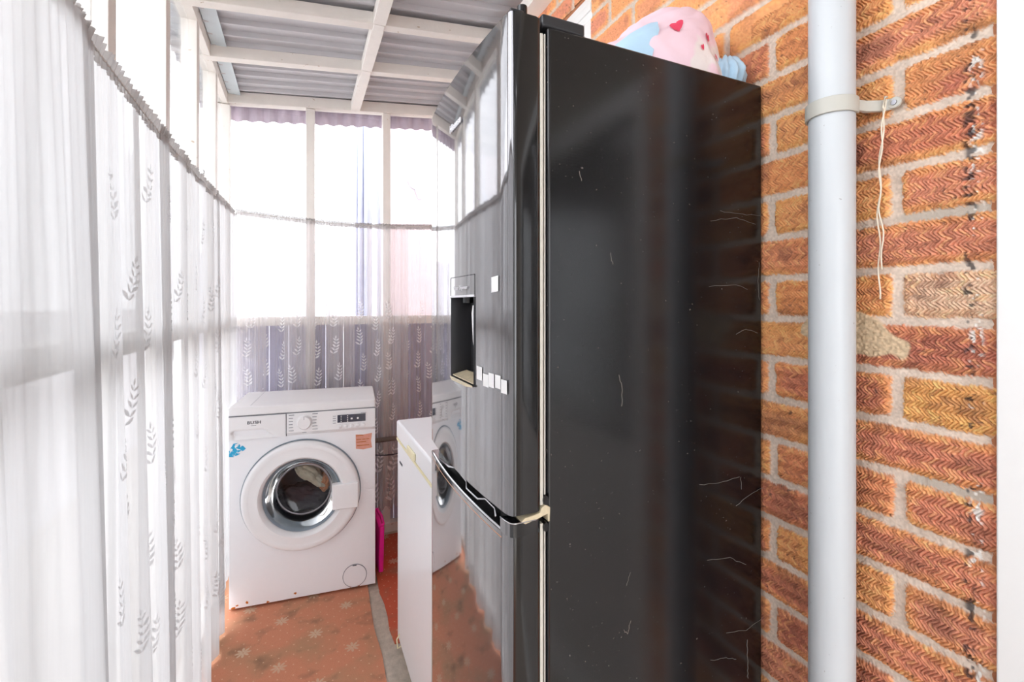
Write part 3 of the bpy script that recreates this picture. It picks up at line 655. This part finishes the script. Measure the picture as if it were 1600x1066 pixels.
# ================================================================= WASHING MACHINE
def washer():
    rz = math.atan2(-.064, .638)
    T = thing('washing_machine', 'white front loading washing machine with clothes behind its round door', 'washing machine', (.019, 2.425, .006), rz)
    def O(n, b, m, par=T, **k): return obj(n, b, m, par, **k)
    W = .3185; H = .889; D = .40
    b = nb(); n = 72; cx, cz, R = -.012, .498, .185
    # front panel with the round opening
    ring = [(cx+R*math.cos(2*PI*k_/n), cz+R*math.sin(2*PI*k_/n)) for k_ in range(n)]
    def edge(a):
        dx, dz = math.cos(a), math.sin(a); ts = []
        if dx > 1e-9: ts.append((W-cx)/dx)
        if dx < -1e-9: ts.append((-W-cx)/dx)
        if dz > 1e-9: ts.append((H-cz)/dz)
        if dz < -1e-9: ts.append((.012-cz)/dz)
        t = min(ts); return (cx+dx*t, cz+dz*t)
    ang = sorted([2*PI*k_/n for k_ in range(n)]+[math.atan2(z-cz, x-cx) % (2*PI) for x in (-W, W) for z in (.012, H)])
    inn = [b.verts.new((cx+R*math.cos(a), 0, cz+R*math.sin(a))) for a in ang]; oc = [edge(a) for a in ang]
    out = [b.verts.new((x, 0, z)) for x, z in oc]; bk = [b.verts.new((x, D, z)) for x, z in oc]
    inb = [b.verts.new((cx+R*math.cos(a), .05, cz+R*math.sin(a))) for a in ang]
    m_ = len(ang)
    for i in range(m_):
        j = (i+1) % m_
        b.faces.new((inn[i], inn[j], out[j], out[i])); b.faces.new((out[i], out[j], bk[j], bk[i])); b.faces.new((inn[i], inb[i], inb[j], inn[j]))
    b.faces.new(bk)
    body = O('body', b, M_enamel, bevel=.004)
    for x in (-.28, .28):
        for y in (.05, .35):
            b = nb(); tube(b, [(x, y, 0), (x, y, .0115)], .02, 12); O('foot', b, M_dark)
    b = nb(); box(b, -W-.001, W+.001, -.010, D, H, H+.040); O('worktop', b, M_white, bevel=.007, seg=3)
    b = nb(); box(b, -.2352, -.2345, .02, D-.01, H+.0398, H+.0405); O('worktop_joint', b, M_grey_ink)
    # control fascia
    b = nb(); v = [(-.0795, -.004, .782), (W-.002, -.004, .782), (W-.002, -.016, .797), (W-.002, -.012, H-.003), (-.0795, -.012, H-.003), (-.0795, -.016, .797)]
    A = [b.verts.new(p) for p in v]
    b.faces.new((A[0], A[1], A[2], A[5])); b.faces.new((A[5], A[2], A[3], A[4]))
    Bk = [b.verts.new((p[0], .002, p[2])) for p in v]; b.faces.new((A[1], Bk[1], Bk[2], A[2])); b.faces.new((A[2], Bk[2], Bk[3], A[3])); b.faces.new((A[3], Bk[3], Bk[4], A[4])); b.faces.new((A[0], A[5], Bk[5], Bk[0])); b.faces.new((A[5], A[4], Bk[4], Bk[5])); b.faces.new((A[0], Bk[0], Bk[1], A[1]))
    fas = O('control_panel', b, M_white)
    b = nb(); lathe_y(b, [(.034, -.012), (.034, -.016), (.031, -.018), (.030, -.034), (.027, -.038), (0, -.038)], -.003, .842, 40); kn = O('programme_knob', b, M_white, fas, smooth=True); kn.data.set_sharp_from_angle(angle=.6)
    O('knob_pointer', bx(-.004, -.002, -.0385, -.037, .858, .872), M_grey_ink, kn)
    mk = []
    for sx_, x0 in ((-1, -.070), (1, .032)):
        for i in range(6):
            z = .805+i*.0145; L = random.uniform(.016, .024); mk.append((x0, x0+L, z, z+.0028))
    for i in range(4): mk.append((.122, .136, .826+i*.011, .8285+i*.011))
    mk += [(-.012, .006, .793, .7955), (.25, .275, .868, .870)]
    for x0, x1, z0, z1 in mk: O('programme_mark', bx(x0, x1, -.0165, -.0155, z0, z1), M_grey_ink, fas)
    dsp = O('display', bx(.143, .272, -.0172, -.013, .828, .864), M_display, fas)
    for x, nn in ((.160, 4), (.189, 4)):
        for i in range(nn): O('display_symbol', bx(x-.0025, x+.0025, -.0178, -.0171, .831+i*.0085, .8345+i*.0085), M_paper, fas)
    O('display_symbol', bx(.203, .212, -.0178, -.0171, .840, .848), M_paper, fas)
    b = nb(); lathe_y(b, [(0, -.0178), (.005, -.0178), (.005, -.017)], .236, .844, 12); O('display_symbol', b, M_paper, fas)
    for i in range(5):
        b = nb(); x = .154+i*.0268; lathe_y(b, [(.0095, -.013), (.0095, -.020), (.007, -.022), (0, -.022)], x, .8095, 20); O('button', b, M_white, fas, smooth=True)
    # detergent drawer with scooped grip
    b = nb(); nx = 24; nz = 14; G = []
    for j in range(nz+1):
        z = .782+(H-.003-.782)*j/nz; rw = []
        for i in range(nx+1):
            x = -W+.002+(-.0835+W-.002)*i/nx; u = i/nx
            lim = .826 if u < .6 else .826-(u-.6)/.3*.044
            y = -.013
            if z < lim and .05 < u < .92: y = -.013+.022*math.sin(min(1, (lim-z)/.016)*PI/2)*max(0, min(1, (z-.780)/.03))
            rw.append(b.verts.new((x, y, z)))
        G.append(rw)
    for j in range(nz):
        for i in range(nx): b.faces.new((G[j][i], G[j][i+1], G[j+1][i+1], G[j+1][i]))
    dr = O('detergent_drawer', b, M_white, smooth=True)
    b = nb(); box(b, -.0825, -.0805, -.011, .0, .782, H-.002); O('drawer_gap', b, M_ink)
    b = nb(); box(b, -W, W, -.009, 0, H-.003, H); O('worktop_gap', b, M_grey_ink)
    Mt = Matrix(((1, 0, 0, -.2145), (0, 0, -1, -.0138), (0, 1, 0, .8565), (0, 0, 0, 1)))
    text('brand_lettering', 'BUSH', .0195, Mt, M_ink, dr, .0003, .0003, 1.15)
    O('lettering_underline', bx(-.226, -.206, -.0142, -.0135, .842, .8437), M_ink, dr)
    # porthole
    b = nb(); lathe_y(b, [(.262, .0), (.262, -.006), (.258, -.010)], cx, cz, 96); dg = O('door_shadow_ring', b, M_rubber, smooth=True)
    b = nb(); lathe_y(b, [(.256, -.001), (.257, -.018), (.250, -.030), (.243, -.033), (.226, -.034), (.222, -.0325), (.196, -.040), (.186, -.040), (.178, -.032), (.169, .0)], cx, cz, 96); door = O('porthole_door', b, M_white, smooth=True); door.data.set_sharp_from_angle(angle=.7)
    b = nb(); lathe_y(b, [(.170, -.012), (.162, -.006), (.158, .004), (.156, .03), (.150, .05)], cx, cz, 96); O('glass_rim', b, M_rubber, door, smooth=True)
    b = nb(); lathe_y(b, [(.159, .0), (.145, .03), (.128, .062), (.112, .075), (.06, .080), (0, .081)], cx, cz, 80); O('glass_bowl', b, M_bowl, door, smooth=True)
    b = nb(); lathe_y(b, [(.125, .0665), (.121, .0655), (.117, .0665), (.121, .070)], cx, cz, 64); O('bowl_highlight_ring', b, M_steel, door, smooth=True)
    b = nb(); lathe_y(b, [(.186, .03), (.176, .05), (.172, .085), (.19, .09)], cx, cz, 64); O('door_boot', b, M_rubber, smooth=True)
    b = nb(); lathe_y(b, [(.19, .09), (.205, .10), (.21, .36), (0, .37)], cx, cz, 48); O('drum', b, M_steel, smooth=True)
    b = nb(); box(b, .120, .238, -.046, -.012, .420, .541); hd = O('door_handle', b, M_white, door, bevel=.005, seg=3)
    # drain filter flap
    b = nb(); lathe_y(b, [(0, -.003), (.053, -.003), (.054, 0)], .222, .070, 48); fl = O('filter_cover', b, M_enamel, smooth=False)
    b = nb(); lathe_y(b, [(.0535, -.0028), (.0560, -.0028), (.0562, 0)], .222, .070, 48); O('filter_cover_gap', b, M_grey_ink)
    O('filter_slot', bx(.212, .230, -.0045, -.002, .119, .1225), M_ink, fl)
    # labels
    b = nb(); poly(b, [(-.318, -.0012, .733), (-.300, -.0012, .765), (-.282, -.0012, .766), (-.262, -.0012, .752), (-.250, -.0012, .738), (-.272, -.0012, .716), (-.300, -.0012, .704), (-.318, -.0012, .706)]); s = O('torn_sticker', b, M_bluest); s['label'] = 'torn bright blue sticker'
    b = nb(); poly(b, [(.226, -.0012, .760), (.262, -.0012, .757), (.303, -.0012, .762), (.298, -.0012, .724), (.303, -.0012, .690), (.262, -.0012, .684), (.227, -.0012, .690)]); s = O('rating_label', b, M_red); s['label'] = 'faded salmon pink label'
    b = nb()
    for x0, x1, z in ((.228, .262, .752), (.230, .252, .733), (.256, .272, .733), (.276, .290, .733), (.230, .275, .720), (.232, .290, .703)): box(b, x0, x1, -.0018, -.0010, z, z+.0032)
    O('label_lines', b, M_rust, s)
    rs = [(-.302, .016, .013), (-.286, .026, .006), (-.245, .033, .008), (-.16, .018, .006), (-.045, .035, .007), (.205, .022, .010), (.24, .016, .006)]
    for x, z, r in rs:
        b = nb(); poly(b, [(x+r*math.cos(a)*random.uniform(.5, 1.3), -.0010 if z > .02 else -.0010, max(.013, z+r*.8*math.sin(a)*random.uniform(.4, 1.2))) for a in [i*PI/5 for i in range(10)]]); O('rust_spot', b, M_rust)
    # laundry in the drum: things of their own, seen through the glass
    R3 = Matrix.Rotation(rz, 4, 'Z')
    def cloth(name, label, m, c, s, rot, seed, flat=1.):
        b = nb(); bmesh.ops.create_icosphere(b, subdivisions=5, radius=1.)
        from mathutils import noise as N
        for v in b.verts:
            q = v.co.copy(); f = N.noise(q*1.6+Vector((seed, 0, 0)))*.35+N.noise(q*4+Vector((0, seed, 0)))*.13+abs(N.noise(q*7+Vector((0, 0, seed))))*.09
            v.co = q*(1+f)
        bmesh.ops.scale(b, vec=s, verts=b.verts); bmesh.ops.rotate(b, cent=(0, 0, 0), matrix=Matrix.Rotation(rot, 3, 'Y'), verts=b.verts)
        o_ = obj(name, b, m, smooth=True); o_.matrix_world = T.matrix_basis @ Matrix.Translation(c); tag(o_, label, 'laundry', 'laundry in the washing machine'); return o_
    T.rotation_euler = (0, 0, rz); T.matrix_basis  # placed by location and rotation
    cloth('laundry', 'crumpled cream garment behind the porthole glass', M_ccream, Vector((.010, .150, .545)), (.085, .045, .036), .75, 1)
    cloth('laundry', 'orange garment at the right of the porthole', M_corange, Vector((.085, .16, .505)), (.032, .04, .062), .35, 2)
    cloth('laundry', 'dark purple clothes filling the bottom of the porthole', M_cdark, Vector((-.03, .17, .425)), (.13, .06, .065), .12, 3)
    cloth('laundry', 'dark garment bunched at the top of the porthole', M_cdark, Vector((.045, .20, .60)), (.07, .05, .04), .3, 5)
washer()

# ---- pink plastic thing beside the washer
b = nb(); box(b, .368, .392, 2.50, 2.70, .0, .235)
for v in b.verts:
    if v.co.z > .1: v.co.x += .006
T = thing('plastic_tray', 'hot pink plastic tray standing on edge beside the washing machine', 'tray', (.380, 2.60, .006))
bmesh.ops.translate(b, verts=b.verts, vec=(-.380, -2.60, 0)); obj('tray_body', b, M_pinkp, T, bevel=.005)
b = nb(); tube(b, [(-.012, -.10, .245), (.012, -.10, .25), (.018, .0, .252), (.012, .10, .25), (-.012, .10, .245)], .007, 8); box(b, -.010, .014, -.098, .098, .233, .246); obj('tray_rim', b, M_pinkp, T, smooth=True)

# ---- grey bar low on the far wall
b = nb(); tube(b, [(.30, 2.86, .595), (.6, 2.86, .597), (.86, 2.86, .60)], .014, 10)
tag(obj('rail_pipe', b, M_barpipe, smooth=True), 'grey brown bar crossing the lace curtain right of the washing machine', 'rail')
b = nb(); tube(b, [(.30+.56*i/20, 2.853-.004*math.sin(i), .545-.09*math.sin(PI*min(1, i/12))*.4-.02*(i/20)) for i in range(21)], .0035, 6)
tag(obj('cable', b, M_ink, smooth=True), 'thin dark cable drooping under the grey bar by the lace curtain', 'cable')

# ================================================================= CURTAINS
def wire_z(y): return 1.885-.055*math.sin(PI*max(0, min(1, (y-.2)/2.65)))**1.2
WZF = lambda x: 1.905-.03*math.sin(PI*max(0, min(1, (x+.33)/1.2)))
def sprig(add_leaf, cu, cv, h, ang, big=1.):
    ca, sa = math.cos(ang), math.sin(ang)
    def W(u, v): return (cu+u*ca-v*sa, cv+u*sa+v*ca)
    n = 5
    for i in range(n):
        t = (i+.5)/n; v0 = h*t; u0 = .012*big*math.sin(t*2.5)
        for s in (-1, 1):
            L = h*.30*(1-.35*t); a = s*.75
            pts = []
            for q, wd in ((0, 0), (.25, .13), (.55, .17), (.8, .10), (1, 0)):
                pts.append((q, wd))
            full = pts+[(q, -wd) for q, wd in pts[-2:0:-1]]
            add_leaf([W(u0+(q*L)*math.sin(a)+(wd*L)*math.cos(a), v0+(q*L)*math.cos(a)-(wd*L)*math.sin(a)) for q, wd in full])
    L = h*.25; add_leaf([W(.012*math.sin(2.5)+wd*L, h+q*L) for q, wd in ((0, 0), (.4, .15), (1, 0), (.4, -.15))])
def curtain(name, label, S, u0, u1, nu, v0f, v1f, nv, m, side, sprigs=(), group=None, hem=0, parent=None):
    """S(u, z) -> point; side: unit vector to the room for the woven leaves"""
    b = nb(); G = []
    for j in range(nv+1):
        rw = []
        for i in range(nu+1):
            u = u0+(u1-u0)*i/nu; z0 = v0f(u); z1 = v1f(u); z = z0+(z1-z0)*j/nv
            if hem and j == 0: z = z0+hem*abs(math.sin(u*PI/.055))
            rw.append(b.verts.new(S(u, z)))
        G.append(rw)
    for j in range(nv):
        for i in range(nu): b.faces.new((G[j][i], G[j][i+1], G[j+1][i+1], G[j+1][i])).smooth = True
    sd = Vector(side)*(.0012 if side[0] else .0045)
    def leaf(pts):
        if not all(u0 < p[0] < u1 and p[1] > v0f(p[0]) and p[1] < v1f(p[0]) for p in pts): return
        vs = [b.verts.new(Vector(S(*p))+sd) for p in pts]; c = b.verts.new(Vector(S(sum(p[0] for p in pts)/len(pts), sum(p[1] for p in pts)/len(pts)))+sd)
        for i in range(len(vs)): b.faces.new((vs[i], vs[(i+1) % len(vs)], c)).material_index = 1
    for sp in sprigs: sprig(leaf, *sp)
    return obj(name, b, [m, M_leafL if side[0] else M_leaf], parent)
def ruffle(P, S_up, label_parent, amp, n_, seed, side):
    """gathered frill along the wire, P(t)->point on the wire"""
    b = nb(); rnd = random.Random(seed); A = []; n = n_*3; s = Vector(side); ph = 0.; hh = 1.; jj = 1.
    for i in range(n+1):
        p = Vector(P(i/n)); ph += .95*(1+.5*rnd.uniform(-1, 1)); hh += .25*(rnd.uniform(.7, 1.3)-hh)+.04*math.sin(ph*.37); jj += .3*(rnd.uniform(.4, 1.5)-jj)
        w_ = amp*math.sin(ph)*jj
        A.append([b.verts.new(p+s*w_*.35+Vector((0, 0, -.018*hh))), b.verts.new(p+s*w_*.2+Vector((0, 0, -.003))), b.verts.new(p+s*w_*.3+Vector((0, 0, .003))), b.verts.new(p+s*w_+Vector((0, 0, S_up*hh)))])
    for i in range(n):
        for q in (0, 1, 2): b.faces.new((A[i][q], A[i+1][q], A[i+1][q+1], A[i][q+1])).smooth = True
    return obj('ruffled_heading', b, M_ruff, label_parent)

def SL(amp0, f, ph, x0=-.325, lean=.0, amp1=None):
    amp1 = amp1 or amp0*2.0
    def S(y, z):
        t = max(0, min(1, (1.86-z)/1.7)); a = amp0+(amp1-amp0)*t
        yy = y+lean*t
        x = x0+.010*t+a*(math.sin(f*y+ph+.7*t+.8*math.sin(f*.37*y))+.22*math.sin(f*2.3*y+ph*2+1.3*t)+.06*math.sin(f*5.1*y+3*ph-t*2))+.0022*math.sin(f*9*y+ph)*(1-t)**3
        return (min(x, -.283) if y > 1.9 else x, yy+.25*a*math.cos(f*y*1.3+ph), z)
    return S
left = [('white coarse mesh net curtain, nearest the camera at the left edge', SL(.006, 30, .3, -.312, .10, .019), -.75, 1.00, 320, M_netC, .07),
        ('white voile curtain hung along the left wall, second from the camera', SL(.008, 41, 1.1, -.330, .08, .020), .92, 1.50, 150, M_netL, .06),
        ('white leaf patterned voile curtain hung left of the washing machine', SL(.007, 38, 2.0, -.322, .03, .017), 1.42, 2.30, 240, M_netL, .05)]
rnd = random.Random(9)
for label, S, y0, y1, nu, m, sl in left:
    T = thing('net_curtain', label, 'curtain', (0, 0, 0), 0, 'net curtains along the left wall')
    sp = []
    for yy in np.arange(y0+.05, y1-.05, .11):
        for zz in np.arange(.15, 1.60, .26):
            if m is M_netL: sp.append((yy+rnd.uniform(-.02, .02), zz+rnd.uniform(-.05, .05)+(.13 if int(yy*9) % 2 else 0), .09, rnd.uniform(-.3, .3), 1.))
    curtain('net_panel', label, S, y0, y1, nu, lambda u: .02, lambda u: wire_z(u), 36, m, (1, 0, 0), sp, parent=T)
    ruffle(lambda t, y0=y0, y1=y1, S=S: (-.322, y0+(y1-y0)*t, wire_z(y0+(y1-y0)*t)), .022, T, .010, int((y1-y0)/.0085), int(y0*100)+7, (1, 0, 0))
# corner stretch above and behind the washer
S = SL(.005, 44, .8, -.318, 0, .008); T = thing('net_curtain', 'white voile curtain in the far left corner behind the washing machine', 'curtain', (0, 0, 0), 0, 'net curtains along the left wall')
curtain('net_panel', '', lambda y, z: (min(S(y, z)[0], -.311), min(S(y, z)[1], 2.86), z), 2.27, 2.86, 130, lambda u: .12, wire_z, 30, M_netL, (1, 0, 0), parent=T)
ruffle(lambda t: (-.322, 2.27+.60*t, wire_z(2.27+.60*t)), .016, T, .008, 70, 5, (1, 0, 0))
b = nb(); tube(b, [(-.322, y, wire_z(y)) for y in np.linspace(-.75, 2.872, 60)], .0022, 6)
tag(obj('curtain_wire', b, M_wire, smooth=True), 'sagging curtain wire strung along the left wall through the ruffled headings', 'curtain wire')
# far wall
def SF(amp, f, ph, y0=2.885, flare=.0, xc=0):
    def S(x, z):
        t = max(0, min(1, (1.9-z)/1.7)); a = amp*(.5+1.2*t)
        return (x+flare*t*(x-xc)+.4*a*math.cos(f*x*1.2+ph), y0+a*(math.sin(f*x+ph+.6*t)+.45*math.sin(2.3*f*x+2*ph+t)+.25*math.sin(5.3*f*x+ph))-.0, z)
    return S
far = [('wide fine lace curtain across the whole far wall behind the washing machine', -.320, .870, 420, M_netF, SF(.009, 47, .4, 2.908), 0),
       ('lace curtain panel above the left half of the washing machine', -.315, -.175, 70, M_netF2, SF(.008, 70, .9, 2.887), 0),
       ('narrow lace panel left of the first far post, above the washing machine', -.085, .075, 80, M_netF2, SF(.008, 66, 1.9, 2.887), 0),
       ('lace panel between the two far posts, above the washing machine', .130, .285, 80, M_netF2, SF(.008, 68, 2.6, 2.887), 0),
       ('lace panel beside the right far post, left of the chest freezer', .36, .60, 110, M_netF2, SF(.009, 58, 3.4, 2.887), 0)]
for i, (label, x0, x1, nu, m, S, _) in enumerate(far):
    T = thing('lace_curtain', label, 'curtain', (0, 0, 0), 0, 'lace curtains on the far wall')
    sp = []
    for xx in np.arange(x0+.05, x1-.03, .085):
        for zz in np.arange(.62 if i in (0, 4) else .8, 1.32, .155): sp.append((xx+rnd.uniform(-.012, .012), zz+(.07 if int(round((xx-x0-.05)/.085)) % 2 else 0), .095, rnd.uniform(-.15, .25), 1.))
        if i in (0, 4):
            for zz in (.20, .38): sp.append((xx, zz, .15, rnd.uniform(-.3, .3), 1.4))
    curtain('net_panel', label, S, x0, x1, nu, lambda u: .16, WZF, 34, m, (0, -1, 0), sp, hem=.025, parent=T)
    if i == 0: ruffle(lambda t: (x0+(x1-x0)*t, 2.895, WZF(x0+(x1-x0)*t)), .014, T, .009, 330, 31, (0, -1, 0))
b = nb(); tube(b, [(x, 2.893, WZF(x)) for x in np.linspace(-.322, .88, 40)], .0022, 6)
tag(obj('curtain_wire', b, M_wire, smooth=True), 'curtain wire strung across the far windows through the lace heading', 'curtain wire')
# small hooks left on the posts
for (x, y, z, lab) in ((LX+.004, 2.60, 1.90, 'small rusty cup hook on the last left post above the curtain'), (LX+.004, 2.16, 1.93, 'small dark cup hook on the fourth left post above the curtain')):
    b = nb(); tube(b, [(x, y, z), (x+.010, y, z), (x+.016, y, z-.006), (x+.016, y, z-.014), (x+.009, y, z-.018), (x+.005, y, z-.013)], .0014, 6); tag(obj('cup_hook', b, M_ink, smooth=True), lab, 'hook', 'cup hooks on the posts')

# ================================================================= DOWNPIPE
PX, PY, PR = .818, .498, .0338
T = thing('waste_pipe', 'white plastic soil pipe running up the brick wall', 'pipe', (PX, PY, 0))
b = nb(); tube(b, [(0, 0, z) for z in np.linspace(0, 2.56, 8)], PR, 48); obj('pipe', b, M_pipe, T, smooth=True).data.set_sharp_from_angle(angle=.9)
b = nb(); zc = 1.728; rn = PR+.0005; rr = PR+.0045; n = 40
segs = [(math.radians(a)) for a in np.linspace(-62, 242, n)]
# strap round the front (towards -X) of the pipe with lugs back to the wall
outer = []; inner = []
for a in np.linspace(math.radians(65), math.radians(295), n): outer.append((rr*math.cos(a), rr*math.sin(a))); inner.append((rn*math.cos(a), rn*math.sin(a)))
def strip(P, Q, z0, z1):
    A = [[b.verts.new((x, y, z)) for x, y in P] for z in (z0, z1)]; B = [[b.verts.new((x, y, z)) for x, y in Q] for z in (z0, z1)]
    for i in range(len(P)-1):
        b.faces.new((A[0][i], A[0][i+1], A[1][i+1], A[1][i])); b.faces.new((B[0][i], B[1][i], B[1][i+1], B[0][i+1]))
        b.faces.new((A[0][i], B[0][i], B[0][i+1], A[0][i+1])); b.faces.new((A[1][i], A[1][i+1], B[1][i+1], B[1][i]))
    for i in (0, -1): b.faces.new((A[0][i], A[1][i], B[1][i], B[0][i]))
strip(outer, inner, zc-.013, zc+.013)
obj('clip_ring', b, M_clip, T, bevel=.0012)
for s in (-1, 1):
    b = nb()
    y1 = s*(PR+.002); y2 = s*(PR+.026)
    pts = [(rr*math.cos(math.radians(68)), s*rr*math.sin(math.radians(68))), (.030, s*(PR+.004)), (.052, y2-s*.010), (.0585, y2), (.0615, y2), (.0615, y2-s*.006), (.056, y2-s*.016), (.034, s*(PR-.004)), (rn*math.cos(math.radians(68)), s*rn*math.sin(math.radians(68)))]
    poly(b, [(x, y, zc-.009) for x, y in pts], (0, 0, .018)); obj('clip_arm', b, M_clip, T, bevel=.0012)
    b = nb(); v = []
    for q in range(24):
        a = 2*PI*q/24; v.append((.0555, s*(PR+.030)+.010*math.cos(a), zc+.009*math.sin(a)))
    poly(b, v, (.005, 0, 0)); lug = obj('clip_lug', b, M_clip, T, bevel=.001)
    b = nb(); poly(b, [(.0535, s*(PR+.030)+.0042*math.cos(2*PI*q/14), zc+.0042*math.sin(2*PI*q/14)) for q in range(14)], (.003, 0, 0)); obj('screw', b, M_steel, lug)
# cord hanging from the clip
cy = PY-(PR+.021); cxx = PX+.049
T = thing('string', 'looped cream string hanging from the pipe clip against the bricks', 'string', (cxx, cy, zc))
zs = np.linspace(zc+.006, 1.41, 40)
b = nb(); tube(b, [(cxx+.001*math.sin(z*40), cy+.0035*math.sin((zc-z)*14)+.0022*math.sin(z*70)-(zc-z)*-.04, z) for z in zs], .0013, 6); bmesh.ops.translate(b, verts=b.verts, vec=(-cxx, -cy, -zc)); obj('long_strand', b, M_cord, T, smooth=True)
zs = np.linspace(zc+.006, 1.458, 36)
b = nb(); tube(b, [(cxx-.002, cy-.0012+.0035*math.sin((zc-z)*14+.3)-.004*max(0, math.sin((z-1.44)*26))*(z < 1.56)+.0018*math.sin(z*90)-(zc-z)*-.04, z) for z in zs]+[], .0012, 6); bmesh.ops.translate(b, verts=b.verts, vec=(-cxx, -cy, -zc)); obj('short_strand', b, M_cord, T, smooth=True)
b = nb(); tube(b, [(cxx+.005, cy, zc+.012), (cxx-.005, cy-.002, zc+.010), (cxx-.006, cy, zc-.006), (cxx, cy, zc-.012)], .0016, 6); bmesh.ops.translate(b, verts=b.verts, vec=(-cxx, -cy, -zc)); obj('knot', b, M_cord, T, smooth=True)

# ================================================================= BEDDING ON THE FRIDGE
def bedding():
    from mathutils import noise as N
    mp_ = mat('pale_pink_cotton', srgb(238, 208, 218), .85, noise=.08, nscale=6, bump=.3, bscale=60); speckle(mp_, srgb(236, 232, 226), 7, .56, .8)
    mb_ = mat('pale_blue_cotton', srgb(178, 208, 228), .85, noise=.08, nscale=20, bump=.4, bscale=90); mh = mat('red_print', srgb(226, 70, 100), .8)
    mpk = mat('pink_print', srgb(232, 150, 190), .8)
    T = thing('bedding_bundle', 'crumpled pink cotton bedding with red hearts on top of the fridge', 'bedding', (.70, .80, 1.856))
    def surf(th, ph):     # th around z, ph elevation
        x, y, z = math.cos(th)*math.cos(ph), math.sin(th)*math.cos(ph), math.sin(ph)
        q = Vector((x, y, z))
        f = 1+.10*N.noise(q*1.7+Vector((3, 1, 0)))+.05*abs(N.noise(q*4+Vector((0, 5, 2))))-.03*abs(math.sin(5*th+3*ph))*math.cos(ph)
        cp = max(1e-4, math.cos(ph))**.55/max(1e-4, math.cos(ph)); x *= cp; y *= cp
        X = .035+(.205 if x < 0 else .125)*x*f; Yv = .105*y*f; Z = .172*max(0, z)**.85*f
        if x < 0: Z *= 1-.50*min(1, -x)**1.3
        return Vector((X-.0, Yv, max(0, Z)))
    b = nb(); n = 120; mrow = 48; G = []
    for j in range(mrow):
        ph = PI/2*j/mrow; G.append([b.verts.new(surf(2*PI*i/n, ph)) for i in range(n)])
    top = b.verts.new(surf(0, PI/2))
    for j in range(mrow-1):
        for i in range(n): b.faces.new((G[j][i], G[j][(i+1) % n], G[j+1][(i+1) % n], G[j+1][i]))
    for i in range(n): b.faces.new((G[-1][i], G[-1][(i+1) % n], top))
    b.faces.new(G[0][::-1]); obj('pink_cover', b, mp_, T, smooth=True)
    def decal(name, m, pts, off_=.003):
        b = nb(); nn = len(pts); c = (sum(p[0] for p in pts)/nn, sum(p[1] for p in pts)/nn)
        R_ = []
        for k_ in (1., .66, .33): R_.append([b.verts.new(surf(c[0]+(p[0]-c[0])*k_, c[1]+(p[1]-c[1])*k_)*1.0+ (surf(p[0], p[1])-Vector((.04, 0, 0))).normalized()*off_) for p in pts])
        cc = b.verts.new(surf(*c)+(surf(*c)-Vector((.04, 0, 0))).normalized()*off_)
        for a_, d_ in ((0, 1), (1, 2)):
            for i in range(nn): b.faces.new((R_[a_][i], R_[a_][(i+1) % nn], R_[d_][(i+1) % nn], R_[d_][i]))
        for i in range(nn): b.faces.new((R_[2][i], R_[2][(i+1) % nn], cc))
        return obj(name, b, m, T, smooth=True)
    def heart(th, ph, s, rot=0):
        P = []
        for k_ in range(20):
            t = 2*PI*k_/20; x = 16*math.sin(t)**3/17; y = (13*math.cos(t)-5*math.cos(2*t)-2*math.cos(3*t)-math.cos(4*t))/17
            P.append((th+.6*s*(x*math.cos(rot)-y*math.sin(rot)), ph+s*(x*math.sin(rot)+y*math.cos(rot))))
        return P
    A = -PI/2-.62
    decal('heart_print', mh, heart(A+.32, .66, .17, .2)); decal('heart_print', mh, heart(A+.85, .52, .09, -.2)); decal('heart_print', mh, heart(A+.95, .22, .09, .5)); decal('heart_print', mh, heart(A+.62, .30, .05, .5))
    f = decal('blue_fold', mb_, [(A-.62, .12), (A-.52, .45), (A-.30, .68), (A-.05, .86), (A+.06, .80), (A+.10, .55), (A+.02, .12), (A-.3, .05)], .005); f['label'] = 'pale blue patch of the bedding'
    decal('pink_smudge', mpk, [(A-1.5, .2), (A-1.45, .6), (A-1.1, .85), (A-.85, .75), (A-.9, .3)], .002)
    # blue frill at the right
    T2 = Vector((.832, .735, 1.858)); b = nb(); bmesh.ops.create_icosphere(b, subdivisions=5, radius=1.)
    for v in b.verts:
        q = v.co.copy(); a = math.atan2(q.y, q.x); v.co = q*(1+.10*math.sin(a*13)*(1-abs(q.z)*.4)+.12*N.noise(q*3)); v.co.x *= .040; v.co.y *= .045; v.co.z = max(0, v.co.z*.5+.35)*.085
    o_ = obj('frilled_cloth', b, mb_, smooth=True); o_.location = T2; tag(o_, 'small pale blue gathered cloth tucked beside the pink bedding', 'cloth')
bedding()
